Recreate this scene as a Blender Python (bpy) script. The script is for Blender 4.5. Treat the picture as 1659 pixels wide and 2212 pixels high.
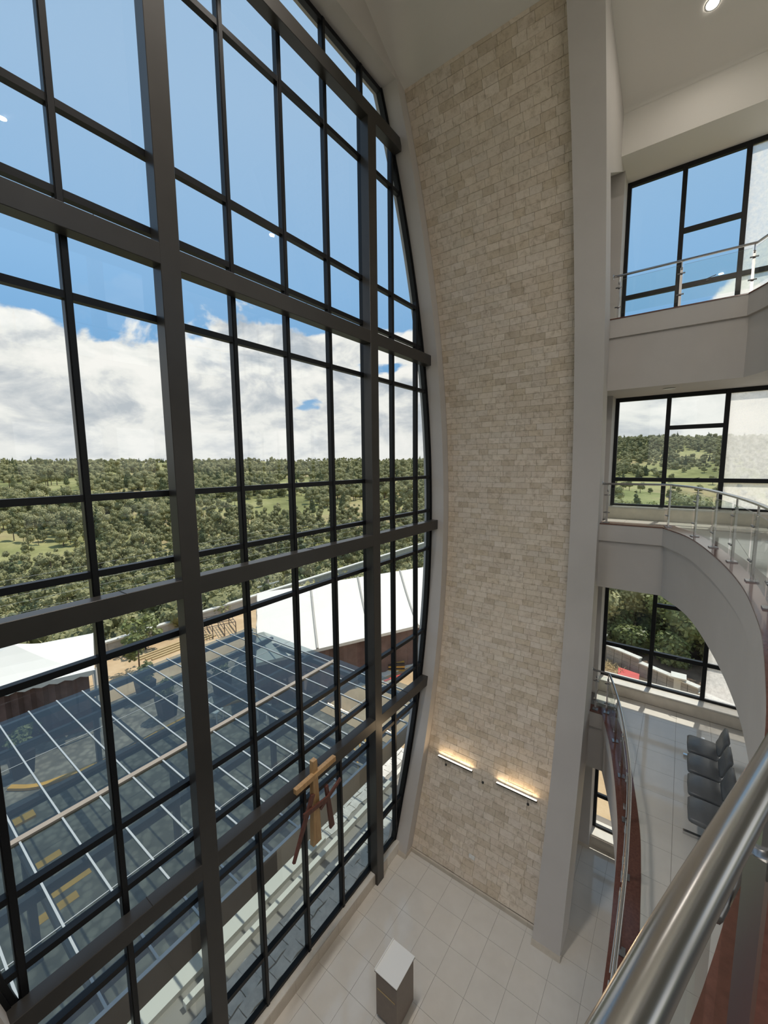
import bpy, bmesh, math, random
from mathutils import Vector, Matrix, noise

random.seed(7)
for o in list(bpy.data.objects):
    bpy.data.objects.remove(o)
SC = bpy.context.scene
COL = SC.collection

# ------------------------------------------------------------------ camera
F_PX = 879.83
CAM_LOC = Vector((0.0, -5.3026, 10.0334))
fw = Vector((0.80037282, 0.58798833, -0.11693188))
rt = Vector((0.59113788, -0.8065165, -0.00933538))
up = Vector((0.09979658, 0.06165108, 0.99309606))
cam = bpy.data.cameras.new('camera')
cam.sensor_fit = 'VERTICAL'
cam.sensor_height = 36.0
cam.sensor_width = 27.0
cam.lens = F_PX / 2212.0 * 36.0
cam.clip_start = 0.02
cam.clip_end = 8000
camo = bpy.data.objects.new('camera', cam)
COL.objects.link(camo)
camo.matrix_world = Matrix(((rt.x, up.x, -fw.x, CAM_LOC.x), (rt.y, up.y, -fw.y, CAM_LOC.y), (rt.z, up.z, -fw.z, CAM_LOC.z), (0, 0, 0, 1)))
SC.camera = camo

# ------------------------------------------------------------------ colour management
SC.view_settings.view_transform = 'Standard'
SC.view_settings.look = 'None'
SC.view_settings.gamma = 1.0
SC.view_settings.use_curve_mapping = False
SC.view_settings.exposure = 0.0
SC.cycles.max_bounces = 9
SC.cycles.diffuse_bounces = 5
SC.cycles.glossy_bounces = 5
SC.cycles.transparent_max_bounces = 18
SC.cycles.caustics_reflective = False
SC.cycles.caustics_refractive = False
SC.cycles.sample_clamp_indirect = 6.0
SC.cycles.use_denoising = True

# ------------------------------------------------------------------ world: blue sky with a belt of cumulus
SKY_STRENGTH = 1.0
W = bpy.data.worlds.new('sky')
SC.world = W
W.use_nodes = True
wn, wl = W.node_tree.nodes, W.node_tree.links
wn.clear()


def N(tree, typ, **kw):
    n = tree.nodes.new(typ)
    for k, v in kw.items():
        if k == 'inputs':
            for i, val in v.items():
                n.inputs[i].default_value = val
        else:
            setattr(n, k, v)
    return n


def math_node(tree, op, a, b=None, clamp=False):
    n = tree.nodes.new('ShaderNodeMath')
    n.operation = op
    n.use_clamp = clamp
    for i, v in enumerate((a, b)):
        if v is None:
            continue
        if isinstance(v, (int, float)):
            n.inputs[i].default_value = v
        else:
            tree.links.new(v, n.inputs[i])
    return n.outputs[0]


def ramp(tree, fac, stops, interp='LINEAR'):
    n = tree.nodes.new('ShaderNodeValToRGB')
    n.color_ramp.interpolation = interp
    e = n.color_ramp.elements
    while len(e) > len(stops):
        e.remove(e[-1])
    while len(e) < len(stops):
        e.new(0.5)
    for el, (p, c) in zip(e, stops):
        el.position = p
        el.color = (*c, 1) if len(c) == 3 else c
    if fac is not None:
        tree.links.new(fac, n.inputs[0])
    return n.outputs[0]


def mixc(tree, fac, a, b, typ='MIX'):
    n = tree.nodes.new('ShaderNodeMix')
    n.data_type = 'RGBA'
    n.blend_type = typ
    for s, v in ((n.inputs[0], fac), (n.inputs[6], a), (n.inputs[7], b)):
        if isinstance(v, (int, float)):
            s.default_value = v
        elif isinstance(v, tuple):
            s.default_value = (*v, 1)
        else:
            tree.links.new(v, s)
    return n.outputs[2]


def build_world():
    t = W.node_tree
    tc = N(t, 'ShaderNodeTexCoord')
    sep = N(t, 'ShaderNodeSeparateXYZ')
    wl.new(tc.outputs['Generated'], sep.inputs[0])
    z = sep.outputs[2]
    # clear sky gradient with height
    sky = ramp(t, z, [(0.0, (0.50, 0.66, 0.80)), (0.20, (0.19, 0.42, 0.72)), (0.36, (0.28, 0.51, 0.80)), (0.60, (0.37, 0.56, 0.79)), (1.0, (0.40, 0.56, 0.75))])
    # cumulus: noise on the sky sphere, stretched sideways
    mp = N(t, 'ShaderNodeMapping')
    mp.inputs['Scale'].default_value = (1.0, 1.0, 1.75)
    mp.inputs['Location'].default_value = (5.2, 0.7, 2.3)
    wl.new(tc.outputs['Generated'], mp.inputs[0])
    n1 = N(t, 'ShaderNodeTexNoise', inputs={'Scale': 3.7, 'Detail': 12.0, 'Roughness': 0.52, 'Distortion': 0.35})
    wl.new(mp.outputs[0], n1.inputs['Vector'])
    n2 = N(t, 'ShaderNodeTexNoise', inputs={'Scale': 7.5, 'Detail': 12.0, 'Roughness': 0.58, 'Distortion': 0.3})
    mp2 = N(t, 'ShaderNodeMapping')
    mp2.inputs['Scale'].default_value = (1.0, 1.0, 1.9)
    mp2.inputs['Location'].default_value = (3.1, 0.4, 0.75)
    wl.new(tc.outputs['Generated'], mp2.inputs[0])
    wl.new(mp2.outputs[0], n2.inputs['Vector'])
    # more cover close to the horizon, none higher up
    cover = ramp(t, z, [(0.0, (0.42,) * 3), (0.16, (0.34,) * 3), (0.22, (0.23,) * 3), (0.31, (0.13,) * 3), (0.39, (0.0,) * 3)])
    s = math_node(t, 'ADD', n1.outputs[0], cover)
    high = math_node(t, 'MULTIPLY', math_node(t, 'SUBTRACT', z, 0.27), 0.9)
    high = math_node(t, 'MAXIMUM', high, 0.0)
    s = math_node(t, 'SUBTRACT', s, high)
    mask = ramp(t, s, [(0.0, (0, 0, 0)), (0.630, (0, 0, 0)), (0.675, (1, 1, 1)), (1.0, (1, 1, 1))], 'EASE')
    cl = ramp(t, n2.outputs[0], [(0.36, (0.52, 0.56, 0.60)), (0.45, (0.74, 0.75, 0.75)), (0.51, (0.93, 0.92, 0.87)), (0.60, (1.04, 1.01, 0.95))])
    lowhaze = ramp(t, z, [(0.0, (0.45,) * 3), (0.08, (0.15,) * 3), (0.2, (0,) * 3)])
    cl = mixc(t, lowhaze, cl, (0.82, 0.83, 0.82))
    col = mixc(t, mask, sky, cl)
    gnd = ramp(t, math_node(t, 'ADD', math_node(t, 'MULTIPLY', z, 20.0), 0.5), [(0.0, (1, 1, 1)), (0.5, (0, 0, 0))])
    col = mixc(t, gnd, col, (0.20, 0.22, 0.15))
    bg = N(t, 'ShaderNodeBackground')
    bg.inputs[1].default_value = SKY_STRENGTH
    wl.new(col, bg.inputs[0])
    out = N(t, 'ShaderNodeOutputWorld')
    wl.new(bg.outputs[0], out.inputs[0])


build_world()

# ------------------------------------------------------------------ sun (high, from the +X side, a little behind the glass wall)
SUN_STRENGTH = 4.2
sun = bpy.data.lights.new('sun', 'SUN')
sun.energy = SUN_STRENGTH
sun.angle = math.radians(0.6)
sun.color = (1.0, 0.93, 0.82)
suno = bpy.data.objects.new('sun', sun)
COL.objects.link(suno)
sd = Vector((0.42, -0.054, 0.90)).normalized()
suno.rotation_euler = (-sd).to_track_quat('-Z', 'Y').to_euler()
suno.location = (30, -5, 60)
DOWNLIGHT_W = 60.0
ATRIUM_FILL_W = 42.0

# ------------------------------------------------------------------ materials
MATS = {}


def new_mat(name):
    m = bpy.data.materials.new(name)
    m.use_nodes = True
    t = m.node_tree
    t.nodes.clear()
    out = t.nodes.new('ShaderNodeOutputMaterial')
    MATS[name] = m
    return m, t, out


def principled(t, col, rough=0.5, metal=0.0, spec=0.5):
    b = t.nodes.new('ShaderNodeBsdfPrincipled')
    if isinstance(col, tuple):
        b.inputs['Base Color'].default_value = (*col, 1)
    else:
        t.links.new(col, b.inputs['Base Color'])
    b.inputs['Roughness'].default_value = rough
    b.inputs['Metallic'].default_value = metal
    b.inputs['Specular IOR Level'].default_value = spec
    return b


def objcoord(t):
    return t.nodes.new('ShaderNodeTexCoord').outputs['Object']


def worldcoord(t):
    return t.nodes.new('ShaderNodeNewGeometry').outputs['Position']


def noise_tex(t, vec, scale, detail=6, rough=0.6, dist=0.0):
    n = t.nodes.new('ShaderNodeTexNoise')
    n.inputs['Scale'].default_value = scale
    n.inputs['Detail'].default_value = detail
    n.inputs['Roughness'].default_value = rough
    n.inputs['Distortion'].default_value = dist
    if vec is not None:
        t.links.new(vec, n.inputs['Vector'])
    return n.outputs[0]


def bump(t, h, strength, dist=0.01):
    n = t.nodes.new('ShaderNodeBump')
    n.inputs['Strength'].default_value = strength
    n.inputs['Distance'].default_value = dist
    t.links.new(h, n.inputs['Height'])
    return n.outputs[0]


def simple(name, col, rough=0.5, metal=0.0, var=0.0, scale=8.0, bmp=0.0, bscale=40.0, spec=0.5):
    m, t, out = new_mat(name)
    c = col
    if var > 0:
        nz = noise_tex(t, worldcoord(t), scale)
        lo = tuple(max(0, x * (1 - var)) for x in col)
        hi = tuple(min(1, x * (1 + var)) for x in col)
        c = ramp(t, nz, [(0.3, lo), (0.7, hi)])
    b = principled(t, c, rough, metal, spec)
    if bmp > 0:
        t.links.new(bump(t, noise_tex(t, worldcoord(t), bscale), bmp), b.inputs['Normal'])
    t.links.new(b.outputs[0], out.inputs[0])
    return m


simple('white_wall', (0.54, 0.505, 0.475), 0.75, var=0.03, scale=1.5, bmp=0.05, bscale=120)
simple('white_ceiling', (0.74, 0.71, 0.66), 0.8, bmp=0.05, bscale=150)
simple('steel_paint', (0.041, 0.038, 0.035), 0.32, var=0.08, scale=3, spec=0.4)
simple('black_alu', (0.006, 0.0065, 0.008), 0.38, spec=0.3)
simple('kerb_stone', (0.74, 0.70, 0.63), 0.18, var=0.06, scale=6)
simple('skirting', (0.58, 0.52, 0.44), 0.2, var=0.08, scale=5)
simple('grout', (0.22, 0.19, 0.16), 0.8)
simple('brick_backing', (0.30, 0.26, 0.20), 0.95)
simple('stainless', (0.62, 0.61, 0.60), 0.22, metal=1.0)
simple('dark_fitting', (0.02, 0.02, 0.02), 0.4)
simple('clip_steel', (0.35, 0.34, 0.34), 0.3, metal=1.0)
simple('coping', (0.135, 0.055, 0.04), 0.14, var=0.2, scale=30)
simple('light_trim', (0.85, 0.85, 0.83), 0.4)
simple('plastic_white', (0.78, 0.78, 0.76), 0.35)
simple('podium_body', (0.19, 0.15, 0.125), 0.45, var=0.06, scale=12)
simple('podium_top', (0.84, 0.84, 0.82), 0.35)
simple('podium_edge', (0.09, 0.055, 0.035), 0.4)
simple('leather', (0.125, 0.13, 0.135), 0.38, var=0.06, scale=10, bmp=0.06, bscale=160)
simple('chrome', (0.7, 0.7, 0.7), 0.12, metal=1.0)
simple('tent_white', (0.74, 0.72, 0.66), 0.6, var=0.02, scale=0.8)
simple('tent_seam', (0.42, 0.40, 0.36), 0.7)
simple('curtain', (0.60, 0.56, 0.50), 0.8, var=0.1, scale=1.2)
simple('maroon', (0.14, 0.085, 0.075), 0.8, var=0.3, scale=2)
simple('concrete', (0.46, 0.44, 0.40), 0.85, var=0.12, scale=2, bmp=0.1, bscale=25)
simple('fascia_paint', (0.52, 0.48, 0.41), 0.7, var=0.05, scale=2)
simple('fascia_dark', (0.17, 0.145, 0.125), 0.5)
simple('bar_white', (0.36, 0.39, 0.40), 0.45)
simple('bar_tan', (0.30, 0.25, 0.20), 0.5, var=0.06, scale=4)
simple('canopy_steel', (0.06, 0.065, 0.075), 0.45)
simple('walk_white', (0.80, 0.78, 0.70), 0.7)
simple('planter', (0.022, 0.02, 0.024), 0.5)
simple('yellow_paint', (0.72, 0.40, 0.06), 0.6, var=0.12, scale=2)
simple('red_paint', (0.62, 0.07, 0.06), 0.6)
simple('bark', (0.12, 0.085, 0.06), 0.9, var=0.3, scale=5)
simple('roof_tin', (0.42, 0.41, 0.42), 0.5)
simple('house_wall', (0.55, 0.50, 0.44), 0.8)
simple('brick_red', (0.30, 0.07, 0.05), 0.8)
simple('wire', (0.34, 0.34, 0.30), 0.5)
simple('pole_wood', (0.20, 0.17, 0.14), 0.9)
simple('rust_steel', (0.10, 0.075, 0.06), 0.7)
simple('paver', (0.74, 0.71, 0.66), 0.85, var=0.16, scale=5, bmp=0.15, bscale=30)
simple('paver_bed', (0.34, 0.32, 0.29), 0.95)
simple('straw', (0.50, 0.38, 0.20), 0.9)
simple('bank_soil', (0.13, 0.085, 0.055), 0.95, var=0.35, scale=1.5, bmp=0.3, bscale=6)
simple('wall_block', (0.36, 0.33, 0.29), 0.9, var=0.18, scale=3, bmp=0.2, bscale=18)
simple('cap_stone', (0.62, 0.60, 0.54), 0.8, var=0.06, scale=4)


def mat_tile():
    m, t, out = new_mat('tile')
    pos = worldcoord(t)
    nz = noise_tex(t, pos, 2.2, 3)
    c = ramp(t, nz, [(0.3, (0.665, 0.63, 0.575)), (0.7, (0.715, 0.68, 0.625))])
    b = principled(t, c, 0.07, 0, 0.6)
    t.links.new(b.outputs[0], out.inputs[0])


mat_tile()


def mat_brick():
    m, t, out = new_mat('travertine')
    at = t.nodes.new('ShaderNodeAttribute')
    at.attribute_name = 'tint'
    pos = worldcoord(t)
    nz = noise_tex(t, pos, 9.0, 8, 0.65, 0.6)
    fine = noise_tex(t, pos, 55.0, 6, 0.7)
    grain = ramp(t, nz, [(0.28, (0.66, 0.62, 0.56)), (0.50, (0.96, 0.95, 0.93)), (0.72, (1.0, 1.0, 1.0))])
    pits = ramp(t, fine, [(0.27, (0.50, 0.43, 0.35)), (0.36, (1, 1, 1))])
    c = mixc(t, 1.0, at.outputs['Color'], grain, 'MULTIPLY')
    c = mixc(t, 0.8, c, pits, 'MULTIPLY')
    b = principled(t, c, 0.82, 0, 0.3)
    t.links.new(bump(t, fine, 0.55, 0.012), b.inputs['Normal'])
    t.links.new(b.outputs[0], out.inputs[0])


mat_brick()


def mat_glass(name, tint, refl=1.0, dust=0.0, rough=0.0, f0=0.05):
    """thin pane: mostly lets light through, mirrors at grazing angles, optional film of dust"""
    m, t, out = new_mat(name)
    tr = t.nodes.new('ShaderNodeBsdfTransparent')
    tr.inputs[0].default_value = (*tint, 1)
    gl = t.nodes.new('ShaderNodeBsdfGlossy')
    gl.inputs['Roughness'].default_value = rough
    gl.inputs['Color'].default_value = (refl, refl, refl, 1)
    lw = t.nodes.new('ShaderNodeLayerWeight')
    lw.inputs[0].default_value = 0.5
    fr = math_node(t, 'ADD', math_node(t, 'MULTIPLY', math_node(t, 'POWER', lw.outputs['Facing'], 5.0), 0.75), f0, True)
    mx = t.nodes.new('ShaderNodeMixShader')
    t.links.new(fr, mx.inputs[0])
    t.links.new(tr.outputs[0], mx.inputs[1])
    t.links.new(gl.outputs[0], mx.inputs[2])
    last = mx.outputs[0]
    if dust > 0:
        tl = t.nodes.new('ShaderNodeBsdfTranslucent')
        tl.inputs[0].default_value = (0.92, 0.90, 0.85, 1)
        nz = noise_tex(t, worldcoord(t), 14.0, 8, 0.7)
        f = math_node(t, 'MULTIPLY', ramp(t, nz, [(0.3, (0.6,) * 3), (0.7, (1.0,) * 3)]), dust)
        mx2 = t.nodes.new('ShaderNodeMixShader')
        t.links.new(f, mx2.inputs[0])
        t.links.new(last, mx2.inputs[1])
        t.links.new(tl.outputs[0], mx2.inputs[2])
        last = mx2.outputs[0]
    t.links.new(last, out.inputs[0])
    return m


mat_glass('window_glass', (0.93, 0.955, 0.96))
mat_glass('side_glass', (0.90, 0.94, 0.94))
mat_glass('dusty_glass', (0.95, 0.96, 0.95), dust=0.86)
mat_glass('rail_glass', (0.88, 0.94, 0.91), refl=0.8)
mat_glass('canopy_glass', (0.49, 0.55, 0.55), refl=0.8, dust=0.02, f0=0.10)


def mat_emit(name, col, s):
    m, t, out = new_mat(name)
    e = t.nodes.new('ShaderNodeEmission')
    e.inputs[0].default_value = (*col, 1)
    e.inputs[1].default_value = s
    t.links.new(e.outputs[0], out.inputs[0])


mat_emit('lamp_glow', (1.0, 0.96, 0.88), 14.0)
mat_emit('strip_glow', (1.0, 0.90, 0.72), 2.2)


def mat_wood(name, c1, c2):
    m, t, out = new_mat(name)
    mp = t.nodes.new('ShaderNodeMapping')
    mp.inputs['Scale'].default_value = (16, 16, 1.3)
    t.links.new(objcoord(t), mp.inputs[0])
    nz = noise_tex(t, mp.outputs[0], 2.0, 6, 0.6, 1.2)
    b = principled(t, ramp(t, nz, [(0.3, c1), (0.7, c2)]), 0.45)
    t.links.new(b.outputs[0], out.inputs[0])


mat_wood('pine', (0.36, 0.20, 0.085), (0.56, 0.36, 0.17))
mat_wood('mahogany', (0.075, 0.025, 0.018), (0.16, 0.055, 0.038))


def mat_leaf(name, stops, rough=0.6, transl=0.25):
    m, t, out = new_mat(name)
    oi = t.nodes.new('ShaderNodeObjectInfo')
    at = t.nodes.new('ShaderNodeAttribute')
    at.attribute_name = 'tint'
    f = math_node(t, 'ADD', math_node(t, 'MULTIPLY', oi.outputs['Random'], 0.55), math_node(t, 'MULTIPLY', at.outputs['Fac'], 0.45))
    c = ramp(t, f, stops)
    b = principled(t, c, rough, 0, 0.3)
    tl = t.nodes.new('ShaderNodeBsdfTranslucent')
    t.links.new(c, tl.inputs[0])
    mx = t.nodes.new('ShaderNodeMixShader')
    mx.inputs[0].default_value = transl
    t.links.new(b.outputs[0], mx.inputs[1])
    t.links.new(tl.outputs[0], mx.inputs[2])
    t.links.new(mx.outputs[0], out.inputs[0])


mat_leaf('leaf_forest', [(0.0, (0.17, 0.175, 0.075)), (0.35, (0.30, 0.295, 0.135)), (0.7, (0.43, 0.405, 0.20)), (1.0, (0.55, 0.50, 0.27))])
mat_leaf('leaf_dark', [(0.0, (0.09, 0.11, 0.050)), (0.5, (0.18, 0.205, 0.09)), (1.0, (0.29, 0.30, 0.14))])
mat_leaf('leaf_near', [(0.0, (0.10, 0.13, 0.04)), (0.5, (0.22, 0.25, 0.085)), (1.0, (0.40, 0.40, 0.16))], 0.45)


def mat_terrain():
    m, t, out = new_mat('terrain_soil')
    pos = worldcoord(t)
    n1 = noise_tex(t, pos, 0.012, 6, 0.55)
    n2 = noise_tex(t, pos, 0.25, 8, 0.7)
    grass = ramp(t, n1, [(0.32, (0.14, 0.15, 0.06)), (0.44, (0.25, 0.255, 0.105)), (0.52, (0.35, 0.335, 0.155)), (0.60, (0.40, 0.32, 0.18)), (0.68, (0.24, 0.25, 0.10))])
    c = mixc(t, 0.5, grass, ramp(t, n2, [(0.3, (0.45, 0.45, 0.42)), (0.7, (1.2, 1.2, 1.1))]), 'MULTIPLY')
    b = principled(t, c, 0.95, 0, 0.1)
    t.links.new(b.outputs[0], out.inputs[0])


mat_terrain()


def mat_sand():
    m, t, out = new_mat('sand')
    pos = worldcoord(t)
    n1 = noise_tex(t, pos, 0.6, 8, 0.65)
    c = ramp(t, n1, [(0.3, (0.42, 0.29, 0.165)), (0.55, (0.56, 0.41, 0.25)), (0.75, (0.64, 0.50, 0.34))])
    b = principled(t, c, 0.95, 0, 0.1)
    t.links.new(bump(t, noise_tex(t, pos, 12.0), 0.25, 0.03), b.inputs['Normal'])
    t.links.new(b.outputs[0], out.inputs[0])


mat_sand()


def mat_yard():
    m, t, out = new_mat('yard_paving')
    pos = worldcoord(t)
    vo = t.nodes.new('ShaderNodeTexVoronoi')
    vo.inputs['Scale'].default_value = 4.5
    t.links.new(pos, vo.inputs['Vector'])
    n1 = noise_tex(t, pos, 1.1, 6)
    c = ramp(t, n1, [(0.3, (0.20, 0.185, 0.15)), (0.7, (0.33, 0.31, 0.255))])
    c2 = ramp(t, vo.outputs['Distance'], [(0.0, (1, 1, 1)), (0.35, (0.95, 0.95, 0.95)), (0.6, (0.6, 0.6, 0.6))])
    b = principled(t, mixc(t, 1.0, c, c2, 'MULTIPLY'), 0.9, 0, 0.2)
    t.links.new(b.outputs[0], out.inputs[0])


mat_yard()


# ------------------------------------------------------------------ mesh helpers
class MB:
    def __init__(self):
        self.v, self.f, self.tint = [], [], []

    def quad(self, a, b, c, d, tint=None):
        i = len(self.v)
        self.v += [tuple(a), tuple(b), tuple(c), tuple(d)]
        self.f.append((i, i + 1, i + 2, i + 3))
        self.tint.append(tint)

    def box(self, x0, x1, y0, y1, z0, z1):
        i = len(self.v)
        self.v += [(x0, y0, z0), (x1, y0, z0), (x1, y1, z0), (x0, y1, z0), (x0, y0, z1), (x1, y0, z1), (x1, y1, z1), (x0, y1, z1)]
        for f in ((0, 3, 2, 1), (4, 5, 6, 7), (0, 1, 5, 4), (1, 2, 6, 5), (2, 3, 7, 6), (3, 0, 4, 7)):
            self.f.append(tuple(i + k for k in f))
            self.tint.append(None)
        return self

    def hexa(self, b, t):
        """8-corner solid: bottom ring b[4], top ring t[4]"""
        i = len(self.v)
        self.v += [tuple(p) for p in b] + [tuple(p) for p in t]
        for f in ((0, 3, 2, 1), (4, 5, 6, 7), (0, 1, 5, 4), (1, 2, 6, 5), (2, 3, 7, 6), (3, 0, 4, 7)):
            self.f.append(tuple(i + k for k in f))
            self.tint.append(None)
        return self

    def bar(self, p0, p1, w, h, upv=(0, 0, 1)):
        """rectangular bar from p0 to p1, w sideways, h along upv"""
        p0, p1, u = Vector(p0), Vector(p1), Vector(upv)
        d = (p1 - p0).normalized()
        s = d.cross(u).normalized()
        u = s.cross(d).normalized()
        a, b = s * (w / 2), u * (h / 2)
        return self.hexa([p0 - a - b, p0 + a - b, p1 + a - b, p1 - a - b], [p0 - a + b, p0 + a + b, p1 + a + b, p1 - a + b])

    def tube(self, pts, r, n=10, closed=False, cap=True):
        pts = [Vector(p) for p in pts]
        m = len(pts)
        base = len(self.v)
        rr = r if isinstance(r, (list, tuple)) else [r] * m
        pu = None
        for k, p in enumerate(pts):
            if closed:
                d = (pts[(k + 1) % m] - pts[k - 1])
            else:
                d = pts[min(k + 1, m - 1)] - pts[max(k - 1, 0)]
            d.normalize()
            ref = Vector((0, 0, 1)) if abs(d.z) < 0.95 else Vector((1, 0, 0))
            if pu is None:
                s = d.cross(ref).normalized()
            else:
                s = (pu - d * pu.dot(d)).normalized()
            pu = s
            u = s.cross(d).normalized()
            for j in range(n):
                a = 2 * math.pi * j / n
                self.v.append(tuple(p + (s * math.cos(a) + u * math.sin(a)) * rr[k]))
        segs = m if closed else m - 1
        for k in range(segs):
            for j in range(n):
                a, b = base + k * n + j, base + k * n + (j + 1) % n
                c, d2 = base + ((k + 1) % m) * n + (j + 1) % n, base + ((k + 1) % m) * n + j
                self.f.append((a, d2, c, b))
                self.tint.append(None)
        if cap and not closed:
            self.f.append(tuple(base + j for j in range(n)))
            self.f.append(tuple(base + (m - 1) * n + j for j in reversed(range(n))))
            self.tint += [None, None]
        return self

    def cyl(self, c, r, h, n=20, axis='z'):
        c = Vector(c)
        d = {'x': Vector((h, 0, 0)), 'y': Vector((0, h, 0)), 'z': Vector((0, 0, h))}[axis]
        return self.tube([c, c + d], r, n)

    def prism(self, poly, z0, z1):
        """vertical prism over a plan polygon"""
        i, n = len(self.v), len(poly)
        self.v += [(p[0], p[1], z0) for p in poly] + [(p[0], p[1], z1) for p in poly]
        self.f.append(tuple(i + n + k for k in range(n)))
        self.f.append(tuple(i + k for k in reversed(range(n))))
        self.tint += [None, None]
        for k in range(n):
            self.f.append((i + k, i + (k + 1) % n, i + n + (k + 1) % n, i + n + k))
            self.tint.append(None)
        return self

    def extrude_y(self, poly, y0, y1):
        """solid: polygon in XZ extruded along Y"""
        i, n = len(self.v), len(poly)
        self.v += [(p[0], y0, p[1]) for p in poly] + [(p[0], y1, p[1]) for p in poly]
        self.f.append(tuple(i + k for k in range(n)))
        self.f.append(tuple(i + n + k for k in reversed(range(n))))
        self.tint += [None, None]
        for k in range(n):
            self.f.append((i + k, i + n + k, i + n + (k + 1) % n, i + (k + 1) % n))
            self.tint.append(None)
        return self

    def build(self, name, mat, parent=None, smooth=False, bevel=0.0, fix=True):
        me = bpy.data.meshes.new(name)
        me.from_pydata(self.v, [], self.f)
        if any(t is not None for t in self.tint):
            at = me.color_attributes.new('tint', 'FLOAT_COLOR', 'CORNER')
            k = 0
            for p, t in zip(me.polygons, self.tint):
                c = t if t is not None else (0.5, 0.5, 0.5)
                for _ in p.loop_indices:
                    at.data[k].color = (c[0], c[1], c[2], 1)
                    k += 1
        if fix:
            bm = bmesh.new()
            bm.from_mesh(me)
            bmesh.ops.recalc_face_normals(bm, faces=bm.faces)
            if bevel > 0:
                bmesh.ops.bevel(bm, geom=list(bm.edges), offset=bevel, segments=1, affect='EDGES')
            bm.to_mesh(me)
            bm.free()
        me.materials.append(MATS[mat])
        if smooth:
            me.polygons.foreach_set('use_smooth', [True] * len(me.polygons))
        me.update()
        return link(name, me, parent)


def link(name, me, parent=None):
    o = bpy.data.objects.new(name, me)
    COL.objects.link(o)
    if parent is not None:
        o.parent = parent
    return o


def tag(o, label=None, cat=None, group=None, kind=None):
    if label:
        o['label'] = label
    if cat:
        o['category'] = cat
    if group:
        o['group'] = group
    if kind:
        o['kind'] = kind
    return o


def empty(name, loc=(0, 0, 0), rz=0.0):
    o = bpy.data.objects.new(name, None)
    o.empty_display_size = 0.1
    o.location = loc
    o.rotation_euler = (0, 0, rz)
    COL.objects.link(o)
    return o


def struct(name, label, cat):
    return tag(empty(name), label, cat, kind='structure')


def copy_tree(o, parent=None):
    c = o.copy()
    COL.objects.link(c)
    c.parent = parent
    for ch in o.children:
        copy_tree(ch, c)
    return c


def catmull(pts, n=8):
    out = []
    P = [Vector(p) for p in pts]
    P = [P[0] * 2 - P[1]] + P + [P[-1] * 2 - P[-2]]
    for i in range(1, len(P) - 2):
        p0, p1, p2, p3 = P[i - 1], P[i], P[i + 1], P[i + 2]
        for k in range(n):
            t = k / n
            out.append(0.5 * ((2 * p1) + (-p0 + p2) * t + (2 * p0 - 5 * p1 + 4 * p2 - p3) * t * t + (-p0 + 3 * p1 - 3 * p2 + p3) * t ** 3))
    out.append(P[-2].copy())
    return out


# ------------------------------------------------------------------ dimensions (metres, ground floor = 0)
AX = 4.87                       # middle of the glass wall
LV = (0.0, 4.32, 8.70, 12.96)   # floor levels


def rib_x(z):
    """inner face of the bulging ribs"""
    x = -10.3066 + math.sqrt(19.9865 ** 2 - (z - 8.708) ** 2)
    if z < 1.2:
        x += 0.08 * (1 - z / 1.2)
    return x


def back_x(z):
    tab = [(0, 8.6), (0.8, 8.93), (2.0, 9.38), (3.0, 9.72), (4.9, 10.09), (8.8, 10.28), (10.5, 10.16), (13.0, 9.84), (14.6, 9.34), (15.5, 8.98), (17.4, 8.35), (18.5, 8.0)]
    for (a, xa), (b, xb) in zip(tab, tab[1:]):
        if z <= b:
            return xa + (xb - xa) * (z - a) / (b - a)
    return 8.0


STONE_OFF = 0.285
CEIL = [(4.87, 18.74), (5.6, 18.64), (6.2, 18.46), (6.575, 18.30), (6.97, 18.08), (7.4, 17.86), (7.8, 17.70), (8.66, 17.42), (9.3, 17.28), (9.9, 17.15), (10.17, 17.08), (10.25, 17.02), (10.28, 16.92), (10.28, 16.24)]


def ceil_z(x):
    x = AX + abs(x - AX)
    for (a, za), (b, zb) in zip(CEIL, CEIL[1:]):
        if x <= b and b > a:
            return za + (zb - za) * (x - a) / (b - a)
    return 16.24


def mir(x):
    return 2 * AX - x


# ------------------------------------------------------------------ setting: ground floor
def floor_tiles(parent, z, poly_ok, x_off, y_off, xr, yr, size=0.6, gap=0.004, thick=0.012):
    """one mesh for whole tiles shared by all, cut ones get their own; poly_ok(x0,x1,y0,y1) -> clipped box or None"""
    whole = None
    for i in range(xr[0], xr[1]):
        for j in range(yr[0], yr[1]):
            x0, x1 = x_off + i * size + gap / 2, x_off + (i + 1) * size - gap / 2
            y1, y0 = y_off - j * size - gap / 2, y_off - (j + 1) * size + gap / 2
            r = poly_ok(x0, x1, y0, y1)
            if r is None:
                continue
            if r == (x0, x1, y0, y1):
                if whole is None:
                    o = MB().box(-size / 2 + gap / 2, size / 2 - gap / 2, -size / 2 + gap / 2, size / 2 - gap / 2, 0, thick).build('tile', 'tile', parent)
                    whole = o.data
                else:
                    o = link('tile', whole, parent)
                o.location = ((x0 + x1) / 2, (y0 + y1) / 2, z)
            else:
                MB().box(r[0], r[1], r[2], r[3], z, z + thick).build('tile', 'tile', parent)


FLOOR = struct('floor', 'glossy cream tiled ground floor of the tall atrium', 'floor')
MB().box(-8.5, 12.1, -12.0, 0.32, -0.30, -0.012).build('floor_screed', 'grout', FLOOR)


def clip_ground(x0, x1, y0, y1):
    X1 = 11.03 if y0 < -3.4 else 8.6
    b = (max(x0, 1.0), min(x1, X1), max(y0, -9.0), min(y1, 0.08))
    if b[1] - b[0] < 0.02 or b[3] - b[2] < 0.02:
        return None
    if b[2] > -3.2 and b[0] > 8.35:
        return None
    return b


floor_tiles(FLOOR, -0.012, clip_ground, 4.9244 - 6 * 0.6, -0.1559 + 0.6, (-1, 17), (0, 14))

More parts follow.
